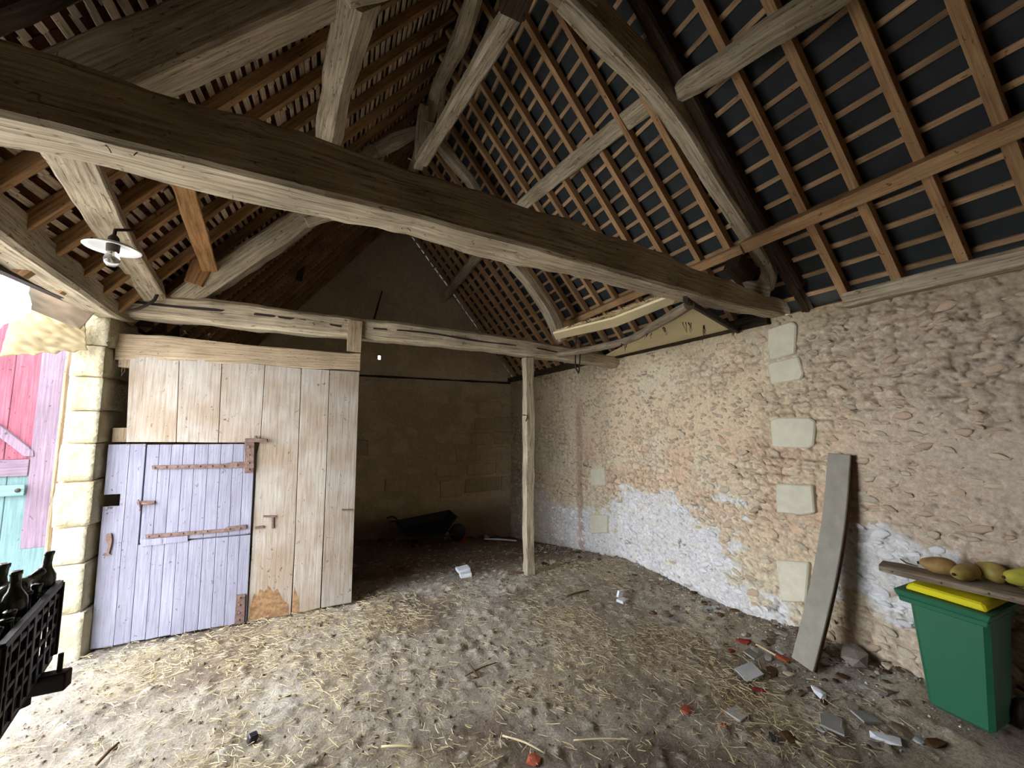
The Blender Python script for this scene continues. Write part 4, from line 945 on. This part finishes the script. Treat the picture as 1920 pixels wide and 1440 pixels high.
box('bed', CT - U * .33 + Vv * .26 + Vector((0, 0, -CH - .02)), (.8, .5, .035), M['cart'], cart, R=Rz, ax=0, bevel=.004)
Pb = atZ(129, 1272, 1.13)
box('cross_bar', (Pb.x - .45, Pb.y, 1.13), (.9, .05, .07), M['cart'], cart, ax=0, bevel=.005)
for x in (82, 118):
    p = atZ(x, 1268, 1.13); tube('pin', [(p.x, Pb.y, 1.16), (p.x, Pb.y, 1.235)], .009, M['darkiron'], cart, n=8)
Pc = atZ(62, 1303, .98)
prism('side_board', [Pc, Pc + Vector((-.9, .06, 0)), Pc + Vector((-.9, -.5, 0)), Pc + Vector((-.28, -.3, 0))], Vector((0, 0, -.04)), M['cart'], cart)
for (x, y) in ((Pb.x - .12, Pb.y + .02), (Pb.x - .8, Pb.y + .02), (Pb.x - .75, Pb.y - .45)):
    timber('leg', [(x - .12, y, -.05), (x - .12, y, 1.1)], .06, .06, M['cart'], cart, up=(0, 1, 0), rough=.003, seg=.5)
box('cart_rail', (Pb.x - .62, Pb.y - .25, 1.16), (.05, .6, .06), M['cart'], cart, ax=1, bevel=.004)

# ================================================================== WHEELBARROW in the dark bay
wb = empty('wheelbarrow', (2.0, 8.7, fz(2, 8.7))); tag(wb, 'old dark wheelbarrow in the dark bay beneath the gable wall', 'wheelbarrow')
z0 = fz(1.9, 8.7)
def lerpv(a, b, t): return a + (b - a) * t
tr_ = [(1.35, 8.45, z0 + .28), (2.15, 8.45, z0 + .24), (2.15, 8.95, z0 + .24), (1.35, 8.95, z0 + .28)]; tt = [(1.15, 8.35, z0 + .5), (2.4, 8.35, z0 + .62), (2.4, 9.05, z0 + .62), (1.15, 9.05, z0 + .5)]
MB().add(tr_ + tt, [(3, 2, 1, 0)] + [(i, (i + 1) % 4, 4 + (i + 1) % 4, 4 + i) for i in range(4)]).build('tray', M['black'], wb)
for yy in (8.5, 8.9):
    tube('handle', [(.98, yy - .05, z0 + .62), (1.15, yy, z0 + .6), (1.45, yy, z0 + .3), (2.2, yy, z0 + .2), (2.5, 8.7, z0 + .19)], .018, M['black'], wb, n=8)
    tube('leg', [(1.5, yy, z0 + .28), (1.45, yy, z0 + .0), (1.6, yy, z0 + .0), (1.75, yy, z0 + .26)], .014, M['black'], wb, n=8)
lathe('wheel', [(0, -.03), (.15, -.035), (.19, -.02), (.19, .02), (.15, .035), (0, .03)], M['black'], wb, n=22, M=Matrix.Translation((2.5, 8.7, z0 + .19)) @ Matrix.Rotation(math.pi / 2, 4, 'X'))

# ================================================================== LOOSE THINGS ON THE FLOOR
def onfloor(x, y):
    p = atZ(x, y, 0)
    for _ in range(6): p = atZ(x, y, fz(p.x, p.y))
    return p
shards = [blob_mesh('shard', 40 + i, 1, .45, .55, True) for i in range(6)]
def shard(name, label, cat, x, y, s, mat, group=None, sink=.3, rz=None, fixed=None):
    p = fixed or onfloor(x, y); me = shards[RND.randrange(6)].copy(); me.materials.clear(); me.materials.append(M[mat])
    o = bpy.data.objects.new(name, me); COL.objects.link(o); o.scale = s; o.rotation_euler = (RND.uniform(-.15, .15), RND.uniform(-.15, .15), RND.uniform(0, 3) if rz is None else rz)
    o.location = (p.x, p.y, p.z + s[2] * sink); return tag(o, label, cat, group)
def slabobj(name, label, cat, x, y, s, mat, rot, dz=0, group=None):
    p = onfloor(x, y); R = Matrix.Rotation(rot[2], 3, 'Z') @ Matrix.Rotation(rot[1], 3, 'Y') @ Matrix.Rotation(rot[0], 3, 'X')
    o = box(name, (0, 0, 0), s, M[mat], R=R, bevel=min(s) * .12); o.location = (p.x, p.y, p.z + dz + s[2] * .5); return tag(o, label, cat, group)
slabobj('white_block', 'white plaster block lying flat on the earth, lower of the pair', 'block', 873, 1081, (.17, .1, .055), 'white', (0, 0, -.1))
slabobj('white_block', 'white plaster block tilted on top of the lower one', 'block', 868, 1078, (.19, .13, .045), 'white', (.1, -.05, .1), .062)
slabobj('blue_cap', 'small dark blue plastic cap standing on the foreground floor', 'cap', 473, 1392, (.055, .05, .055), 'black', (.2, .1, .5))
slabobj('broken_block', 'white broken plaster piece lying flat near the right wall', 'block', 1167, 1128, (.14, .09, .03), 'white', (.05, .1, .4))
slabobj('broken_block', 'white broken plaster piece propped upright near the right wall', 'block', 1163, 1122, (.09, .03, .08), 'white', (.2, .1, .2), .02)
shard('brick_piece', 'broken orange brick corner at the bottom edge of the view', 'brick', 1002, 1428, (.06, .05, .045), 'brick')
shard('stone_lump', 'pinkish pale stone lump just right of the slim post', 'stone', 1036, 1056, (.09, .07, .05), 'st_pink')
shard('dark_lump', 'dark clod beside the pale stone at the foot of the post', 'clod', 1022, 1060, (.07, .08, .05), 'cart')
shard('brick_piece', 'long red brick on the dark earth behind the white blocks', 'brick', 870, 1016, (.17, .1, .07), 'brick')
shard('brick_piece', 'reddish broken brick heap between the straw and the leaning board', 'brick', 1288, 1335, (.07, .05, .04), 'brick')
shard('brick_piece', 'small orange brick crumb right of the reddish brick', 'brick', 1357, 1362, (.035, .025, .025), 'brick')
shard('brick_piece', 'dark red brick shard leaning at the top of the debris heap', 'brick', 1393, 1205, (.09, .05, .05), 'brick_red')
shard('brick_piece', 'bright red brick shard on the left of the debris heap', 'brick', 1372, 1222, (.045, .03, .03), 'brick_red')
shard('brick_piece', 'red-brown brick rubble below the debris heap', 'brick', 1425, 1296, (.07, .04, .03), 'brick_red')
shard('brick_piece', 'pink brick lump touching the foot of the leaning board', 'brick', 1468, 1238, (.08, .05, .05), 'brick')
slabobj('sheet_piece', 'grey flat sheet fragment in the debris heap, upper one', 'sheet', 1410, 1238, (.16, .1, .012), 'slate', (.3, .2, .3), .05)
slabobj('sheet_piece', 'grey flat sheet fragment in the debris heap, lower one', 'sheet', 1405, 1268, (.18, .13, .014), 'slate', (.25, -.2, -.2), .03)
slabobj('sheet_piece', 'grey broken sheet lying in the straw', 'sheet', 1385, 1342, (.16, .1, .012), 'slate', (.05, .1, .2), .01)
slabobj('sheet_piece', 'grey-blue broken sheet in the rubble left of the bin', 'sheet', 1560, 1362, (.2, .13, .014), 'slate', (.1, .05, .5), .02)
slabobj('sheet_piece', 'pale grey broken sheet beside the white plaster lump', 'sheet', 1625, 1352, (.15, .1, .014), 'slate', (.1, .15, -.3), .02)
slabobj('wood_chip', 'yellowish splintered wood chip in the debris heap', 'wood', 1436, 1228, (.035, .16, .014), 'straw', (.3, .4, .6), .04)
shard('plaster_lump', 'white crumpled plaster lump on the rubble in front of the bin', 'plaster', 1660, 1388, (.11, .07, .045), 'white')
shard('plaster_lump', 'white plaster lump at the foot of the debris below the board', 'plaster', 1535, 1300, (.05, .08, .05), 'white')
shard('grey_boulder', 'large rounded grey stone at the foot of the wall behind the leaning board', 'stone', 1603, 1246, (.17, .12, .14), 'st_grey', rz=.3, sink=.5)
shard('plastic_scrap', 'dark blue scrap in the straw near the bottom edge', 'scrap', 1450, 1385, (.06, .04, .03), 'black')
def stick(label, x0, y0, x1, y1, r, mat='twig'):
    a = onfloor(x0, y0) + Vector((0, 0, .02)); b = onfloor(x1, y1) + Vector((0, 0, .025)); m_ = a.lerp(b, .5) + Vector((RND.uniform(-.01, .01), 0, .01))
    o = tube('stick', [a, m_, b], [r, r * 1.1, r * .7], M[mat], None, n=6); return tag(o, label, 'stick')
stick('dark stick lying on the earth in front of the slim post', 1062, 1122, 1104, 1111, .012)
stick('pale broken stick touching the foot of the slim post', 952, 1080, 985, 1077, .014)
stick('short dark stick on the pale trodden patch in the centre', 882, 1253, 897, 1276, .010)
stick('thin pale stalk lying at the bottom centre', 715, 1406, 783, 1409, .007, 'straw')
stick('long pale stalk running towards the bottom brick', 942, 1385, 1022, 1420, .006, 'straw')
stick('long thin stalk by the straw tuft at the bottom right', 1075, 1394, 1185, 1394, .005, 'straw')
stick('thin grey stick crossing the centre of the floor', 872, 1272, 930, 1248, .006)
stick('white splinter lying beneath the gable wall beside the corner', 908, 1012, 968, 1016, .02, 'white')
stick('dark stick in the bottom-left straw', 180, 1440, 222, 1400, .010)
# rubble along the foot of the right wall
rr = random.Random(31)
for k in range(130):
    y = rr.uniform(1.3, 7.5) if k % 2 else rr.uniform(1.5, 3.6); x = XR - abs(rr.gauss(0, .38)) - .06
    s_ = rr.uniform(.016, .05)
    if 1.0 < y < 1.65 and x > 3.6: continue
    shard('rubble_stone', 'small broken stone in the rubble along the foot of the right wall', 'stone', 0, 0, (s_ * 1.3, s_, s_ * .7), rr.choice(['st_grey', 'clod', 'st_cream', 'clod', 'brownside', 'slate']), 'rubble along the right wall', fixed=Vector((x, y, fz(x, y))))
for k in range(22):
    x = rr.uniform(.6, 4.1); y = YB - abs(rr.gauss(0, .22)) - .12; s_ = rr.uniform(.04, .11)
    shard('fallen_stone', 'dark fallen stone at the foot of the gable wall', 'stone', 0, 0, (s_ * 1.2, s_, s_ * .7), rr.choice(['ashlar', 'clod', 'brownside']), 'stones under the gable wall', fixed=Vector((x, y, fz(x, y))))

for k, (x, y) in enumerate([(1378, 1232), (1420, 1222), (1448, 1262), (1470, 1290), (1500, 1300), (1520, 1330), (1545, 1318), (1600, 1330), (1690, 1372), (1720, 1388), (1755, 1395), (1640, 1400), (1585, 1385), (1540, 1370), (1480, 1385), (1650, 1300), (1690, 1320), (1620, 1290), (1580, 1270), (1345, 1215), (1310, 1195), (1260, 1165), (1225, 1150), (1300, 1240)]):
    s_ = rr.uniform(.03, .06)
    shard('rubble_lump', 'dusty grey-brown lump in the debris between the leaning board and the bin', 'stone', x, y, (s_ * rr.uniform(1, 1.7), s_, s_ * .6), ['clod', 'slate', 'brownside', 'st_grey'][k % 4], 'lumps of the debris heap')
# straw, crumbs, chips : nobody could count them
rg = np.random.default_rng(3)
def straw_density(x, y):
    d = .25 + .9 * sst(.45, .62, fbm(x * 1.3, y * 1.3, 51))
    d = d * sst(5.9, 5.1, y) + .05
    d = d * (1 - .75 * sst(.5, .62, fbm(x * .8 + 3, y * .8, 31)))
    d = d + 1.2 * np.exp(-(((x - 2.9) / .5) ** 2 + ((y - 2.0) / .35) ** 2)) + .5 * np.exp(-(((x + .4) / .9) ** 2 + ((y - 3.6) / .8) ** 2)) + .5 * np.exp(-(((x - .3) / 1.3) ** 2 + ((y - 4.7) / .35) ** 2))
    return d * sst(4.3, 3.9, x)
n = 60000; sx_ = rg.uniform(-2.2, 4.2, n); sy_ = rg.uniform(1.5, 7.5, n); keep = rg.uniform(0, 1, n) * 2.6 < straw_density(sx_, sy_); sx_ = sx_[keep][:13000]; sy_ = sy_[keep][:13000]
sz_ = floor_z(sx_, sy_) + .012; n = len(sx_)
ang = rg.uniform(0, math.tau, n); ln = rg.gamma(3, .013, n) + .015; ln = np.minimum(ln, .2); wd = rg.uniform(.0012, .0032, n); tl_ = rg.normal(0, .12, n); bend = rg.normal(0, .12, n)
def straws():
    d = np.stack([np.cos(ang), np.sin(ang), tl_], -1); s = np.stack([-np.sin(ang), np.cos(ang), 0 * ang], -1); up = np.array([0, 0, 1.])
    c = np.stack([sx_, sy_, sz_ + np.abs(tl_) * ln * .5 + rg.uniform(0, .012, n)], -1)
    a = c - d * ln[:, None] / 2; b = c + d * ln[:, None] / 2 + s * (bend * ln)[:, None]; m = c
    V = []
    for p in (a, m, b): V += [p + s * wd[:, None], p - s * wd[:, None] * .5 + up * wd[:, None], p - s * wd[:, None] * .5 - up * wd[:, None] * .8]
    V = np.stack(V, 1).reshape(-1, 3); F = []
    base = (np.arange(n) * 9)[:, None]
    quads = np.array([[0, 1, 4, 3], [1, 2, 5, 4], [2, 0, 3, 5], [3, 4, 7, 6], [4, 5, 8, 7], [5, 3, 6, 8]])
    F = (base[:, None, :] + quads[None]).reshape(-1, 4)
    me = bpy.data.meshes.new('straw'); me.vertices.add(len(V)); me.vertices.foreach_set('co', V.ravel()); me.loops.add(F.size); me.loops.foreach_set('vertex_index', F.ravel().astype(np.int32))
    me.polygons.add(len(F)); me.polygons.foreach_set('loop_start', np.arange(0, F.size, 4, dtype=np.int32)); me.update(calc_edges=True); me.validate()
    return me
tag(link_mesh('straw', straws(), M['straw']), 'loose dry straw scattered over the earth floor', 'straw', kind='stuff')
OC = [(1, 0, 0), (-1, 0, 0), (0, 1, 0), (0, -1, 0), (0, 0, 1), (0, 0, -1)]; OF = [(0, 2, 4), (2, 1, 4), (1, 3, 4), (3, 0, 4), (2, 0, 5), (1, 2, 5), (3, 1, 5), (0, 3, 5)]
rc = random.Random(41)
def crumb(xr, yr, smin, smax, near=False):
    def fn(i):
        x = rc.uniform(*xr); y = rc.uniform(*yr)
        if near: x = XR - abs(rc.gauss(0, .45)) - .05
        s = rc.uniform(smin, smax) * rc.uniform(.5, 1)
        return Matrix.Translation((x, y, fz_fast(x, y) + s * .3)) @ Matrix.Rotation(rc.uniform(0, 6), 4, 'Z') @ Matrix.Rotation(rc.uniform(0, 2), 4, 'X') @ Matrix.Diagonal((s * rc.uniform(.7, 1.5), s, s * rc.uniform(.5, 1), 1))
    return fn
_x0, _y0 = -2.75, -3.1
def fz_fast(x, y): i = min(GZ.shape[1] - 1, max(0, int((x - _x0) / .025))); j = min(GZ.shape[0] - 1, max(0, int((y - _y0) / .025))); return float(GZ[j, i])
tag(scatter_joined('soil_crumbs', M['clod'], None, 5200, crumb((-2.2, 4.2), (1.5, 8.5), .006, .02), [OC], [OF]), 'brown soil crumbs scattered over the earth floor', 'soil', kind='stuff')
tag(scatter_joined('stone_chips', M['st_grey'], None, 1500, crumb((-2.2, 4.2), (1.3, 7.5), .005, .02, True), [OC], [OF]), 'grey stone chips along the foot of the right wall', 'stone chips', kind='stuff')
tag(scatter_joined('plaster_chips', M['white'], None, 330, crumb((-2.2, 4.2), (1.3, 5.5), .004, .013, True), [OC], [OF]), 'white flakes of limewash fallen beneath the right wall', 'plaster chips', kind='stuff')
